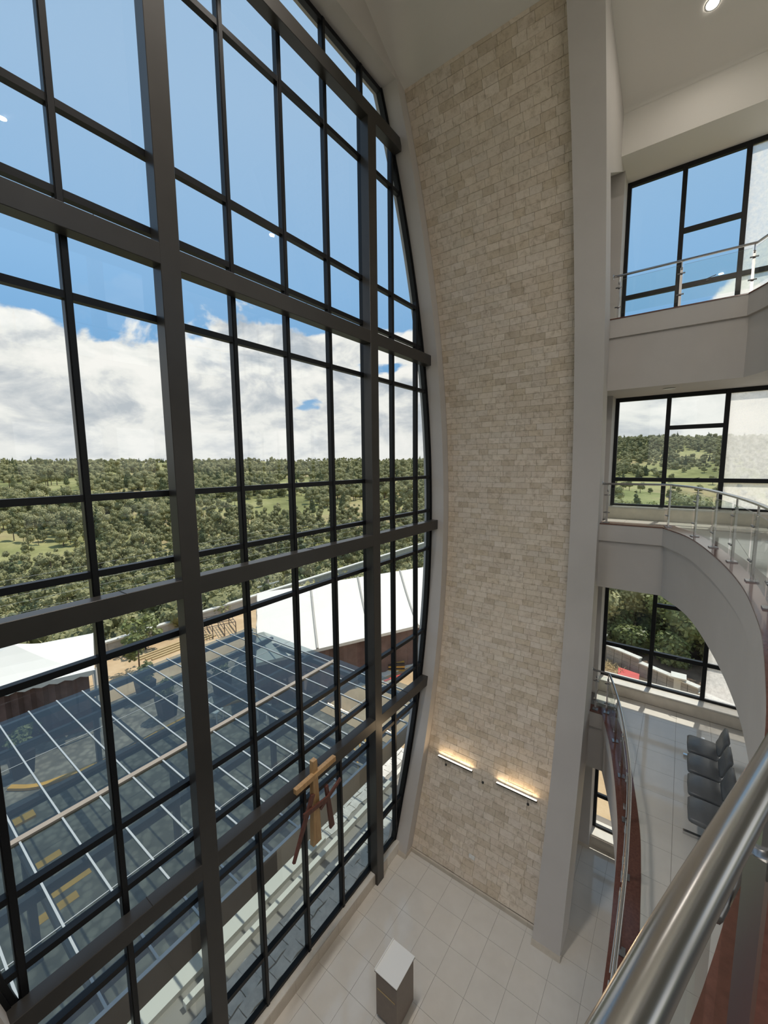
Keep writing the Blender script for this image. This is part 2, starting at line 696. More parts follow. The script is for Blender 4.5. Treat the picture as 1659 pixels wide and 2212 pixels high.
# kerb under the glass wall
KERB = struct('trim_1', 'beige stone kerb along the foot of the glass wall', 'kerb')
MB().box(1.6, 8.05, 0.08, 0.34, 0.0, 0.272).build('kerb', 'kerb_stone', KERB, bevel=0.006)
for k in range(11):
    x0 = 1.9244 + 0.6 * k
    if x0 + 0.598 < 7.9:
        MB().box(x0, x0 + 0.597, 0.068, 0.0795, 0.002, 0.262).build('kerb_tile', 'skirting', KERB)

# ------------------------------------------------------------------ curved side walls with ribs
ZS = [i * 18.2 / 60 for i in range(61)]


def shell(side):
    right = side == 'right'
    fx = (lambda x: x) if right else mir
    wall = struct('wall_' + side, 'bulging white rib wall ' + ('faced with beige travertine bricks' if right else 'on the camera side of the glass'), 'wall')
    # ribs: white, one beside the glass, one at the inner end (the pillar)
    for nm, y0, y1, deep in (('glass_side_rib', -0.165, 0.42, 0.75), ('pillar', -3.88, -3.33, None)):
        front = [(rib_x(z), z) for z in ZS]
        back = [((back_x(z) if deep is None else rib_x(z) + deep), z) for z in reversed(ZS)]
        poly = [(fx(x), z) for x, z in front + back]
        MB().extrude_y(poly, y0, y1).build(nm, 'white_wall', wall)
        if nm == 'pillar':
            MB().hexa([(fx(rib_x(0) - 0.012), y0 - 0.012, 0), (fx(rib_x(0) - 0.012), y1 + 0.012, 0), (fx(rib_x(0) + 0.03), y1 + 0.012, 0), (fx(rib_x(0) + 0.03), y0 - 0.012, 0)],
                      [(fx(rib_x(0.1) - 0.012), y0 - 0.012, 0.1), (fx(rib_x(0.1) - 0.012), y1 + 0.012, 0.1), (fx(rib_x(0.1) + 0.03), y1 + 0.012, 0.1), (fx(rib_x(0.1) + 0.03), y0 - 0.012, 0.1)]).build('skirting', 'skirting', wall)
        else:
            MB().hexa([(fx(rib_x(0) - 0.012), y0 - 0.012, 0), (fx(rib_x(0) - 0.012), 0.07, 0), (fx(rib_x(0) + 0.3), 0.07, 0), (fx(rib_x(0) + 0.3), y0 - 0.012, 0)],
                      [(fx(rib_x(0.1) - 0.012), y0 - 0.012, 0.1), (fx(rib_x(0.1) - 0.012), 0.07, 0.1), (fx(rib_x(0.1) + 0.3), 0.07, 0.1), (fx(rib_x(0.1) + 0.3), y0 - 0.012, 0.1)]).build('skirting', 'skirting', wall)
    # the wall body between the ribs
    front = [(rib_x(z) + STONE_OFF + 0.02, z) for z in ZS]
    back = [(rib_x(z) + STONE_OFF + 0.30, z) for z in reversed(ZS)]
    MB().extrude_y([(fx(x), z) for x, z in front + back], -3.34, -0.16).build('wall_body', 'brick_backing' if right else 'white_wall', wall)
    if right:
        x = rib_x(0) + STONE_OFF
        for k in range(6):
            y1 = -0.1559 - 0.6 * k
            y0 = max(y1 - 0.597, -3.33)
            MB().box(x - 0.012 + 0.0, x + 0.03, y0, min(y1, -0.17), 0, 0.1).build('skirting', 'skirting', wall)
    return wall


WALL_R = shell('right')
WALL_L = shell('left')


# ------------------------------------------------------------------ travertine bricks
def bricks():
    rnd = random.Random(3)
    pal = [(0.76, 0.66, 0.545), (0.73, 0.63, 0.51), (0.79, 0.695, 0.585), (0.70, 0.60, 0.475), (0.75, 0.655, 0.55), (0.80, 0.71, 0.61), (0.65, 0.555, 0.44), (0.77, 0.68, 0.58), (0.75, 0.65, 0.54), (0.78, 0.69, 0.58), (0.76, 0.67, 0.56), (0.77, 0.675, 0.565), (0.74, 0.64, 0.53)]
    H, L, gap = 0.134, 0.305, 0.003
    items = []
    z, row = 0.102, 0
    while z + H < 17.92:
        y = -0.165 - (0.0 if row % 2 == 0 else 0.16) - rnd.uniform(-0.03, 0.03)
        edges = [-0.167]
        yy = -0.167 - (L if row % 2 == 0 else L / 2) + rnd.uniform(-0.04, 0.04)
        while yy > -3.33 + 0.08:
            edges.append(yy)
            yy -= L + rnd.uniform(-0.07, 0.06)
        edges.append(-3.329)
        for a, b in zip(edges, edges[1:]):
            items.append((z, a, b, rnd.uniform(0.0, 0.008), rnd.choice(pal), rnd.uniform(0.94, 1.05)))
        z += H + gap
        row += 1

    def corners(it):
        z0, ya, yb, proud, c, s = it
        z1 = z0 + H
        y1, y0 = ya - gap / 2, yb + gap / 2
        xb0, xb1 = rib_x(z0) + STONE_OFF + 0.03, rib_x(z1) + STONE_OFF + 0.03
        xf0, xf1 = rib_x(z0) + STONE_OFF - proud, rib_x(z1) + STONE_OFF - proud
        return (xf0, xf1, xb0, xb1, y0, y1, z0, z1, tuple(v * s for v in c))

    def add(mb, it):
        xf0, xf1, xb0, xb1, y0, y1, z0, z1, c = corners(it)
        e = 0.003
        A = [(xf0, y0 + e, z0 + e), (xf0, y1 - e, z0 + e), (xf1, y1 - e, z1 - e), (xf1, y0 + e, z1 - e)]
        B = [(xf0 + e, y0, z0), (xf0 + e, y1, z0), (xf1 + e, y1, z1), (xf1 + e, y0, z1)]
        Cc = [(xb0, y0, z0), (xb0, y1, z0), (xb1, y1, z1), (xb1, y0, z1)]
        mb.quad(*A, tint=c)
        for k in range(4):
            j = (k + 1) % 4
            mb.quad(A[k], B[k], B[j], A[j], tint=c)
            mb.quad(B[k], Cc[k], Cc[j], B[j], tint=c)

    def dist(it):
        xf0, _, _, _, y0, y1, z0, z1, _ = corners(it)
        return (Vector((xf0, (y0 + y1) / 2, (z0 + z1) / 2)) - CAM_LOC).length / max(0.1, (y1 - y0))
    items.sort(key=dist)
    for it in items[:300]:
        mb = MB()
        add(mb, it)
        mb.build('brick', 'travertine', WALL_R)
    mb = MB()
    for it in items[300:]:
        add(mb, it)
    tag(mb.build('brick_field', 'travertine', WALL_R), kind='stuff')


bricks()

# ------------------------------------------------------------------ ceiling and head wall
def ceiling():
    c = struct('ceiling', 'white vaulted plaster ceiling over the atrium', 'ceiling')
    xs = [p for p in CEIL]
    prof = [(mir(x), z) for x, z in reversed(xs[1:])] + xs
    # smooth the vault
    P = catmull([(x, 0, z) for x, z in prof], 4)
    low = [(p.x, p.z) for p in P]
    right_end, left_end = low[-1], low[0]
    poly = low + [(12.1, 16.24), (12.1, 19.3), (mir(12.1), 19.3), (mir(12.1), 16.24)]
    mb = MB()
    n = len(low)
    for k in range(n - 1):
        (xa, za), (xb, zb) = low[k], low[k + 1]
        mb.quad((xa, 0.42, za), (xb, 0.42, zb), (xb, -12.0, zb), (xa, -12.0, za))
    o = mb.build('vault', 'white_ceiling', c, smooth=True, fix=False)
    for x0, x1 in ((10.28, 11.46), (mir(11.46), mir(10.28))):
        MB().box(x0, x1, -12.0, 0.42, 16.24, 16.40).build('soffit', 'white_ceiling', c)
    MB().box(mir(11.5), 11.5, -12.0, 0.42, 19.0, 19.3).build('roof_slab', 'concrete', c)
    # head wall over the glass
    w = struct('wall_front', 'white head wall above the top of the glass facade', 'wall')
    xs2 = [p for p in low if 2.0 < p[0] < 7.75]
    poly = [(mir(7.62), 17.70), (7.62, 17.70)] + [(x, z + 0.02) for x, z in reversed(xs2)]
    MB().extrude_y(poly, -0.16, 0.42).build('head_wall', 'white_wall', w)


ceiling()

# ------------------------------------------------------------------ the glass wall
YF, YG = 0.20, 0.255     # front of the aluminium, glass
MX = [1.747 + 1.025 * k for k in range(-2, 8)]
TZ = [1.275, 3.555, 4.575, 5.465, 7.735, 8.775, 9.675, 11.885, 12.925, 13.80, 16.03]
ZB, ZT = 0.272, 17.69


def glass_edges(z):
    return mir(rib_x(z)) - 0.0, rib_x(z)


def z_range(x):
    """where the vertical line x lies inside the arched outline"""
    x = AX + abs(x - AX)
    lo, hi = ZB, ZT
    if rib_x(ZB) < x:
        a, b = ZB, 8.7
        if rib_x(8.7) < x:
            return None
        for _ in range(40):
            m = (a + b) / 2
            if rib_x(m) < x:
                a = m
            else:
                b = m
        lo = b
    if rib_x(ZT) < x:
        a, b = 8.7, ZT
        for _ in range(40):
            m = (a + b) / 2
            if rib_x(m) > x:
                a = m
            else:
                b = m
        hi = a
    return lo, hi


def glass_wall():
    w = struct('window_1', 'tall glass wall with black aluminium frames and arched sides', 'window')
    mw, md = 0.08, 0.10
    for x in MX:
        r = z_range(x + (0.04 if x > AX else -0.04))
        if r is None:
            continue
        MB().box(x - mw / 2, x + mw / 2, YF, YF + md, r[0], r[1]).build('mullion', 'black_alu', w, bevel=0.004)
        # outer glazing bead, slightly narrower
        MB().box(x - 0.028, x + 0.028, YF - 0.014, YF, r[0], r[1]).build('glazing_bead', 'black_alu', w)
    xs = [None] + MX + [None]
    for z in TZ:
        a, b = glass_edges(z)
        cuts = [a] + [x for x in MX if a + 0.08 < x < b - 0.08] + [b]
        for p, q in zip(cuts, cuts[1:]):
            MB().box(p + 0.04, q - 0.04, YF + 0.004, YF + md - 0.004, z - 0.04, z + 0.04).build('transom', 'black_alu', w)
    MB().box(mir(rib_x(ZB)) - 0.02, rib_x(ZB) + 0.02, YF, YF + md, ZB, ZB + 0.075).build('bottom_rail', 'black_alu', w, bevel=0.004)
    MB().box(mir(rib_x(ZT)) - 0.02, rib_x(ZT) + 0.02, YF, YF + md, ZT - 0.08, ZT + 0.01).build('top_rail', 'black_alu', w, bevel=0.004)
    # arched edge frames
    for f in ((lambda x: x), mir):
        zs = [ZB + (ZT - ZB) * i / 48 for i in range(49)]
        poly = [(f(rib_x(z) - 0.10), z) for z in zs] + [(f(rib_x(z) + 0.01), z) for z in reversed(zs)]
        MB().extrude_y(poly, YF - 0.005, YF + md).build('arched_frame', 'black_alu', w)
        poly = [(f(rib_x(z) - 0.045), z) for z in zs] + [(f(rib_x(z) + 0.01), z) for z in reversed(zs)]
        MB().extrude_y(poly, YF - 0.02, YF - 0.005).build('arched_bead', 'black_alu', w)
    # panes, one object each, clipped by the arch
    rows = [ZB + 0.07] + TZ + [ZT - 0.08]
    cols = [-1.4] + MX + [11.2]
    for z0, z1 in zip(rows, rows[1:]):
        zz = [z0 + (z1 - z0) * k / 6 for k in range(7)]
        for x0, x1 in zip(cols, cols[1:]):
            L, R_ = [], []
            for z in zz:
                a, b = glass_edges(z)
                l, r = max(x0, a - 0.0), min(x1, b)
                if r - l > 0.01:
                    L.append((l, z))
                    R_.append((r, z))
            if len(L) < 2:
                continue
            mb = MB()
            poly = R_ + list(reversed(L)) if False else L + list(reversed(R_))
            i = len(mb.v)
            mb.v += [(x, YG, z) for x, z in poly]
            mb.f.append(tuple(range(i, i + len(poly))))
            mb.tint.append(None)
            mb.build('glass_pane', 'window_glass', w, fix=False)
    return w


glass_wall()

# ------------------------------------------------------------------ steel frame in front of the glass
STEEL = empty('steel_frame', (AX, 0.1, 0))
tag(STEEL, 'dark grey steel box frame of columns and beams inside the glass wall', 'steel frame')


def steel():
    o = STEEL
    ox, oy = AX, 0.1

    def bx(n, x0, x1, z0, z1, y0=0.0, y1=0.2):
        return MB().box(x0 - ox, x1 - ox, y0 - oy, y1 - oy, z0, z1).build(n, 'steel_paint', o, bevel=0.006)
    for x0 in (2.6662, 6.8177):
        bx('column', x0, x0 + 0.255, 0.0, 16.69)
    for zb, xe in ((16.676, 7.978), (12.484, 9.283), (8.268, 9.756), (4.012, 9.205)):
        bx('beam', mir(xe), xe, zb, zb + 0.249, 0.0015, 0.1985)
    # the beam tops carry flat cover plates with visible joints
    for zb, xe in ((12.484, 9.283), (8.268, 9.756), (4.012, 9.205)):
        for k in range(3):
            x = 1.98 + 3.1 * k
            if x < xe - 0.3:
                bx('plate_joint', x, x + 0.006, zb + 0.2485, zb + 0.2502, 0.004, 0.196)


steel()


# ------------------------------------------------------------------ upper floors
EDGE = {
    1: [(9.92, -3.70), (9.92, -4.145), (9.507, -4.267), (8.797, -4.455), (7.946, -4.631), (6.945, -4.799), (6.297, -4.862), (5.737, -4.898), (4.738, -4.942), (3.0, -4.95), (1.0, -4.86), (-1.2, -4.60), (-3.0, -4.2)],
    2: [(9.92, -3.70), (9.92, -5.03), (8.864, -5.452), (7.255, -5.741), (5.793, -5.883), (4.604, -5.892), (3.799, -5.846), (2.5, -5.70), (1.3, -5.463), (0.45, -5.212), (-0.4, -4.948), (-1.5, -4.50), (-3.0, -4.0)],
    3: [(9.92, -3.70), (9.92, -6.03), (9.50, -6.25), (8.6, -6.6), (7.2, -6.95), (5.5, -7.2), (3.8, -7.2), (2.0, -7.0), (0.0, -6.6), (-3.0, -5.6)],
}


def edge_curve(l):
    p = EDGE[l]
    c = catmull([(x, y, 0) for x, y in p[1:]], 8)
    return [Vector((p[0][0], p[0][1], 0))] + c


def offset_curve(c, d):
    """shift a plan curve by d away from the void (to its left when walking from the pillar)"""
    out = []
    for k, p in enumerate(c):
        if k == 0:
            t = c[1] - c[0]
            n = Vector((-t.y, t.x, 0)).normalized()
            nn = n * -1
            out.append(p + nn * -d if False else p + Vector((d, 0, 0)))
            continue
        a = (c[k] - c[k - 1]).normalized()
        b = (c[min(k + 1, len(c) - 1)] - c[max(k, 0)])
        b = b.normalized() if b.length > 1e-6 else a
        na, nb = Vector((-a.y, a.x, 0)), Vector((-b.y, b.x, 0))
        m = (na + nb)
        m.normalize()
        m = m / max(0.5, m.dot(na))
        out.append(p + m * d)
    return out


FLOOR_NAMES = {1: ('floor_first', 'first gallery floor with curved white fascia and cream tiles'), 2: ('floor_second', 'second gallery floor with curved white fascia at eye level'), 3: ('floor_third', 'third gallery floor with white fascia near the top')}


def gallery(l):
    z = LV[l]
    nm, lab = FLOOR_NAMES[l]
    f = struct(nm, lab, 'floor')
    c = edge_curve(l)
    fin = {1: 12.1, 2: 11.9, 3: 11.46}[l]  # lower two slabs run out past the windows, added to limit sun patches
    outer = [(fin, -12.0), (fin, -3.70)]
    tail = [(-3.0, -12.0)]
    up_poly = [(p.x, p.y) for p in c] + tail + outer
    MB().prism(up_poly, z - 0.375, z - 0.012).build('fascia_band', 'white_wall', f)
    ins = offset_curve(c, 0.055)
    low_poly = [(p.x, p.y) for p in ins] + tail + outer
    MB().prism(low_poly, z - 1.43, z - 0.375).build('fascia_beam', 'white_wall', f)
    # coping strip along the edge: separate stones
    ins2 = offset_curve(c, 0.29)
    o1 = offset_curve(c, -0.012)
    step = 6
    start = 0
    ks = list(range(0, len(c) - 1, step)) + [len(c) - 1]
    for a, b in zip(ks, ks[1:]):
        poly = [(p.x, p.y) for p in o1[a:b + 1]] + [(p.x, p.y) for p in reversed(ins2[a:b + 1])]
        MB().prism(poly, z - 0.014, z + 0.006).build('coping_stone', 'coping', f)
    # tiles behind the coping, clipped at the coping line
    line = [(p.x, p.y) for p in ins2]

    def limit(x):
        for (xa, ya), (xb, yb) in zip(line[1:], line[2:]):
            if xb <= x <= xa:
                return ya + (yb - ya) * (x - xa) / (xb - xa if abs(xb - xa) > 1e-6 else 1e-6)
        return line[1][1] if x > line[1][0] else line[-1][1]

    if l < 3:
        shared = None
        g = 0.002
        for i in range(-13, 2):
            for j in range(0, 10):
                x0, x1 = 10.37 + 0.6 * i + g, min(10.37 + 0.6 * (i + 1) - g, 10.975)
                y1, y0 = -3.70 - 0.6 * j - g, -3.70 - 0.6 * (j + 1) + g
                if x1 - x0 < 0.02:
                    continue
                if x0 >= 10.2:
                    top = [min(y1, -3.9)] * 7
                else:
                    top = [min(y1, limit(x0 + (x1 - x0) * k / 6) - 0.002) for k in range(7)]
                if max(top) < y0 + 0.01:
                    continue
                if min(top) >= y1 and x1 - x0 > 0.59:
                    if shared is None:
                        o = MB().box(-0.298, 0.298, -0.298, 0.298, 0, 0.012).build('tile', 'tile', f)
                        shared = o.data
                    else:
                        o = link('tile', shared, f)
                    o.location = ((x0 + x1) / 2, (y0 + y1) / 2, z - 0.012)
                else:
                    poly = [(x0, y0), (x1, y0)] + [(x0 + (x1 - x0) * k / 6, max(top[k], y0 + 0.001)) for k in range(6, -1, -1)]
                    MB().prism(poly, z - 0.012, z).build('tile', 'tile', f)
    MB().prism([(p.x, p.y) for p in ins2] + [(-3.0, -12.0), (11.3, -12.0), (11.3, -3.70)], z - 0.020, z - 0.009).build('floor_screed', 'grout' if l < 3 else 'tile', f)
    return f


for l in (1, 2, 3):
    gallery(l)


# ------------------------------------------------------------------ balustrades
def arc_points(c, start, step, count):
    """positions along a polyline"""
    acc, out, want = 0.0, [], start
    for a, b in zip(c, c[1:]):
        d = (b - a).length
        while acc + d >= want and len(out) < count:
            t = (want - acc) / d
            out.append((a + (b - a) * t, (b - a).normalized()))
            want += step
        acc += d
    return out


def balustrade(l, label, rail_h=0.955, n_max=40, rr=0.0215):
    z = LV[l]
    b = empty('balustrade', (9.92, -4.0, z))
    tag(b, label, 'balustrade')
    off = Vector((9.92, -4.0, z))
    c = edge_curve(l)
    r = offset_curve(c, 0.105)
    r[0] = Vector((r[1].x, -3.885, 0))
    rail = [Vector((p.x, p.y, rail_h)) - Vector((off.x, off.y, 0)) for p in r]
    MB().tube(rail, rr, 16).build('handrail', 'stainless', b, smooth=True)
    MB().tube([rail[0] + Vector((0, 0.012, 0)), rail[0] + Vector((0, 0.0, 0))], 0.05, 16).build('wall_flange', 'stainless', b, smooth=True)
    posts = arc_points(r, 0.11, 1.035, n_max)
    if l == 1:
        posts = arc_points(r, 0.09, 0.235, 2) + arc_points(r, 0.09 + 0.235 + 1.03, 1.035, n_max)
    if l == 2:
        posts = arc_points(r, 0.11, 1.12, 2) + arc_points(r, 0.11 + 1.12 + 1.1, 1.035, n_max)
    P = []
    for p, t in posts:
        q = Vector((p.x, p.y, 0)) - Vector((off.x, off.y, 0))
        n = Vector((-t.y, t.x, 0))
        P.append((q, t, n))
    for q, t, n in P:
        po = MB()
        M = Matrix(((t.x, n.x, 0), (t.y, n.y, 0), (0, 0, 1)))
        A = [q + M @ Vector((sx * 0.021, sy * 0.013, 0.012)) for sx, sy in ((-1, -1), (1, -1), (1, 1), (-1, 1))]
        po.hexa(A, [v + Vector((0, 0, rail_h - 0.145)) for v in A])
        po.tube([q + Vector((0, 0, rail_h - 0.14)), q + Vector((0, 0, rail_h - 0.02))], 0.011, 8)
        pp = po.build('post', 'stainless', b)
        MB().tube([q + Vector((0, 0, rail_h - 0.17)), q + Vector((0, 0, rail_h - 0.125))], 0.019, 10).build('collar', 'clip_steel', pp, smooth=True)
        B = [q + M @ Vector((sx * 0.055, sy * 0.055, 0.006)) for sx, sy in ((-1, -1), (1, -1), (1, 1), (-1, 1))]
        MB().hexa(B, [v + Vector((0, 0, 0.014)) for v in B]).build('base_plate', 'clip_steel', pp)
        for h in (0.24, rail_h - 0.24):
            cq = q - n * 0.035
            MB().tube([cq - t * 0.06 + Vector((0, 0, h)), cq + t * 0.06 + Vector((0, 0, h))], 0.013, 8).build('glass_clip', 'clip_steel', pp, smooth=True)
    # glass panels between posts, following the curve
    for (qa, ta, na), (qb, tb, nb) in zip(P, P[1:]):
        d = (qb - qa)
        L = d.length
        pts = []
        for k in range(5):
            s = (0.035 + (L - 0.07) * k / 4) / L
            h00, h10, h01, h11 = 2 * s ** 3 - 3 * s ** 2 + 1, s ** 3 - 2 * s ** 2 + s, -2 * s ** 3 + 3 * s ** 2, s ** 3 - s ** 2
            if l == 3 or abs(ta.dot(tb)) < 0.8:
                p = qa + d * s
            else:
                p = qa * h00 + ta * L * h10 + qb * h01 + tb * L * h11
            nn = (na * (1 - s) + nb * s).normalized()
            pts.append((p - nn * 0.035, nn))
        mb = MB()
        g = 0.005
        for (p, n1), (p2, n2) in zip(pts, pts[1:]):
            a0, a1, b0, b1 = p - n1 * g, p2 - n2 * g, p + n1 * g, p2 + n2 * g
            lo, hi = Vector((0, 0, 0.10)), Vector((0, 0, rail_h - 0.09))
            mb.quad(a0 + lo, a1 + lo, a1 + hi, a0 + hi)
        # thin pane with visible edge strips
        mb.build('glass_panel', 'rail_glass', b, fix=False)
        e = MB()
        for (p, n1), (p2, n2) in zip(pts, pts[1:]):
            hi = Vector((0, 0, rail_h - 0.09))
            e.quad(p - n1 * g + hi, p2 - n2 * g + hi, p2 + n2 * g + hi, p + n1 * g + hi)
        e.build('glass_edge', 'bar_white', b, fix=False)
    return b


balustrade(1, 'curved glass balustrade of the first gallery, seen from above beside the grey chairs')
balustrade(2, 'glass balustrade with steel posts around the second gallery, its rail sweeping past the camera', 0.862)
balustrade(3, 'glass balustrade with steel posts on the third gallery, highest of them', 0.86)


# ------------------------------------------------------------------ window walls on the far side
XW = 11.30
JY = [-3.925 - 1.015 * k for k in range(0, 8)]
WIN = {0: (0.28, 3.0, 1.205, 2.55), 1: (4.60, 7.27, 5.455, 6.65), 2: (8.98, 11.53, 9.615, 10.785), 3: (13.24, 16.24, 13.785, 14.915)}


def side_windows():
    wall = struct('wall_back', 'white pilaster and reveal at the far end of the galleries', 'wall')
    MB().box(10.80, 12.05, -3.89, -3.60, 0, 16.24).build('pilaster', 'white_wall', wall)
    MB().extrude_y([(8.75, 15.15), (9.05, 15.3), (10.8, 16.235), (11.4, 16.245), (11.4, 18.2), (8.3, 18.2), (8.3, 17.0)], -3.872, -3.62).build('cross_beam', 'white_wall', wall)
    MB().box(11.05, 12.0, -3.60, 0.42, 0, 16.24).build('end_wall', 'white_wall', wall)
    MB().box(10.79, 10.80, -3.90, -3.60, 0, 0.1).build('skirting', 'skirting', wall)
    names = ['lowest', 'second', 'third', 'topmost']
    for l in range(4):
        z0, z1, tb, ta = WIN[l]
        k = struct('trim_%d' % (l + 2), names[l] + ' stone window sill on the gallery side', 'sill')
        MB().box(11.0, XW + 0.25, -12.0, -3.89, LV[l] if l else 0.0, z0).build('sill_kerb', 'kerb_stone', k, bevel=0.005)
        MB().box(10.982, 11.0 - 0.0005, -12.0, -3.89, LV[l], z0 - 0.03).build('kerb_face', 'skirting', k)
        w = struct('window_%d' % (l + 2), names[l] + ' black framed side window on the gallery side', 'window')
        for y in JY:
            MB().box(XW, XW + 0.09, y - 0.043, y + 0.043, z0, z1).build('mullion', 'black_alu', w, bevel=0.004)
        for y0, y1, n in zip(JY, JY[1:], range(99)):
            ts = [tb] + ([ta] if n % 2 == 1 else [])
            for t in ts:
                MB().box(XW + 0.004, XW + 0.086, y1 + 0.043, y0 - 0.043, t - 0.045, t + 0.045).build('transom', 'black_alu', w)
            MB().box(XW + 0.004, XW + 0.086, y1 + 0.043, y0 - 0.043, z0, z0 + 0.05).build('bottom_rail', 'black_alu', w)
            MB().box(XW + 0.004, XW + 0.086, y1 + 0.043, y0 - 0.043, z1 - 0.09, z1).build('top_rail', 'black_alu', w)
            zz = [z0] + sorted(ts) + [z1]
            for a, b in zip(zz, zz[1:]):
                mb = MB()
                mb.quad((XW + 0.045, y1, a), (XW + 0.045, y0, a), (XW + 0.045, y0, b), (XW + 0.045, y1, b))
                mb.build('glass_pane', 'dusty_glass' if n >= 2 else 'side_glass', w, fix=False)
            if n % 2 == 1:
                hd = MB().box(XW - 0.03, XW, (y0 + y1) / 2 - 0.02, (y0 + y1) / 2 + 0.02, tb + 0.0, tb + 0.02)
                hd.bar((XW - 0.03, (y0 + y1) / 2, tb + 0.03), (XW - 0.05, (y0 + y1) / 2 - 0.14, tb + 0.06), 0.012, 0.012)
                hd.build('window_handle', 'dark_fitting', w)


side_windows()


# ------------------------------------------------------------------ rest of the building behind the viewer: glazed side and rear walls
def rear_walls():
    w = struct('wall_rear', 'glazed rear wall of white piers behind the viewer', 'wall')
    for y in (-11.9, -9.4, -6.9):
        for x in (-8.4,):
            MB().box(x, x + 0.3, y - 0.15, y + 0.15, 0, 18.9).build('pier', 'white_wall', w)
    for x in (-5.5, -2.5, 0.5, 3.5, 6.5, 9.5):
        MB().box(x - 0.2, x + 0.2, -12.0, -11.7, 0, 17.6).build('pier', 'white_wall', w)


rear_walls()


# ------------------------------------------------------------------ lights in the ceiling
def downlight(x, y, z, watts, label, n=(0, 0, -1), spread=180):
    d = empty('ceiling_downlight', (x, y, z))
    tag(d, label, 'downlight', 'round recessed ceiling downlights')
    nv = Vector(n).normalized()
    d.rotation_euler = nv.to_track_quat('-Z', 'Y').to_euler()
    ring = MB()
    m = 24
    ang = [2 * math.pi * k / m for k in range(m)]
    for a, b in zip(ang, ang[1:] + ang[:1]):
        ring.quad((0.11 * math.cos(a), 0.11 * math.sin(a), -0.012), (0.11 * math.cos(b), 0.11 * math.sin(b), -0.012), (0.085 * math.cos(b), 0.085 * math.sin(b), -0.018), (0.085 * math.cos(a), 0.085 * math.sin(a), -0.018))
    ring.build('trim_ring', 'light_trim', d, fix=False)
    disc = MB()
    disc.v = [(0.085 * math.cos(a), 0.085 * math.sin(a), -0.016) for a in reversed(ang)]
    disc.f = [tuple(range(m))]
    disc.tint = [None]
    disc.build('diffuser', 'lamp_glow' if watts > 0 else 'light_trim', d, fix=False)
    if watts <= 0:
        return
    L = bpy.data.lights.new('downlight_lamp', 'AREA')
    L.shape = 'DISK'
    L.size = 0.16 if spread == 180 else 0.5
    L.energy = watts
    L.color = (1.0, 0.925, 0.84)
    L.spread = math.radians(spread)
    lo = bpy.data.objects.new('downlight_lamp', L)
    COL.objects.link(lo)
    lo.parent = d
    lo.location = (0, 0, -0.03)


downlight(9.14, -5.21, ceil_z(9.14), 14.0, 'round glowing downlight in the sloping white ceiling at the top right', (-0.2, 0, -1))
for x, y in ((3.35, -7.9), (0.6, -8.2), (1.0, -6.0), (-0.6, -6.8), (-1.6, -8.4), (0.4, -10.0)):  # first lamp known from its reflection, the rest added to light the brick wall
    downlight(x, y, ceil_z(x), DOWNLIGHT_W, 'round downlight in the atrium ceiling above the frame, one mirrored in the glass, the others added fill')
for x in (1.9, 2.9, 3.9, 4.9):  # unseen lamps added to brighten the floor and lower bricks
    downlight(x, -0.85, ceil_z(x), ATRIUM_FILL_W, 'added fill downlight in the atrium ceiling close to the glass wall, above the frame', spread=75)
downlight(10.47, -4.95, 11.53, 0.0, 'unlit round flush downlight in the soffit under the third gallery')


# ------------------------------------------------------------------ wall lights and socket on the travertine
def wall_lamps():
    for y0, y1, lab, k in ((-0.495, -1.472, 'slim linear wall light on the travertine wall, nearer the glass', 0), (-2.087, -3.059, 'slim linear wall light on the travertine wall, nearer the white pillar', 1)):
        z = 2.33
        x = rib_x(z) + STONE_OFF
        o = empty('linear_wall_light', (x, (y0 + y1) / 2, z))
        tag(o, lab, 'wall light', 'linear wall lights')
        h = (y0 - y1) / 2
        MB().box(-0.075, -0.035, -h, h, -0.022, 0.016).build('housing', 'dark_fitting', o, bevel=0.003)
        MB().box(-0.078, -0.030, -h + 0.01, h - 0.01, 0.0165, 0.021).build('diffuser', 'strip_glow', o)
        for s in (-0.6, 0.6):
            MB().box(-0.036, 0.02, s * h - 0.015, s * h + 0.015, -0.012, 0.008).build('bracket', 'dark_fitting', o)
        L = bpy.data.lights.new('strip_lamp', 'AREA')
        L.shape = 'RECTANGLE'
        L.size = 0.03
        L.size_y = 2 * h - 0.04
        L.energy = 6.0
        L.color = (1.0, 0.72, 0.42)
        lo = bpy.data.objects.new('strip_lamp', L)
        COL.objects.link(lo)
        lo.parent = o
        lo.location = (-0.045, 0, 0.026)
        lo.rotation_euler = (math.pi, math.radians(-12), 0)
    for y, z, lab in ((-0.737, 2.183, 'small black cable knob hanging under the wall light nearer the glass'), (-1.756, 2.174, 'small black cable knob on the wall between the two linear lights'), (-2.86, 2.17, 'small black cable knob hanging under the wall light nearer the pillar')):
        x = rib_x(z) + STONE_OFF
        o = empty('cable_knob', (x, y, z))
        tag(o, lab, 'cable knob', 'black cable knobs')
        MB().tube([(0.015, 0, 0), (-0.02, 0, 0), (-0.035, 0, 0)], [0.022, 0.03, 0.018], 12).build('knob', 'dark_fitting', o, smooth=True)
        if abs(y + 1.756) > 0.1:
            MB().tube([(-0.02, 0, 0), (-0.05, 0, 0.06), (-0.055, 0, 0.13)], 0.005, 6).build('cable', 'dark_fitting', o)
    x = rib_x(0.6) + STONE_OFF
    o = empty('wall_socket', (x, -1.75, 0.6))
    tag(o, 'white double socket plate low on the travertine wall', 'socket')
    MB().box(-0.02, 0.015, -0.075, 0.075, -0.045, 0.045).build('plate', 'plastic_white', o, bevel=0.004)
    for s in (-0.036, 0.036):
        MB().box(-0.024, -0.0195, s - 0.024, s + 0.024, -0.028, 0.028).build('outlet', 'light_trim', o)


wall_lamps()


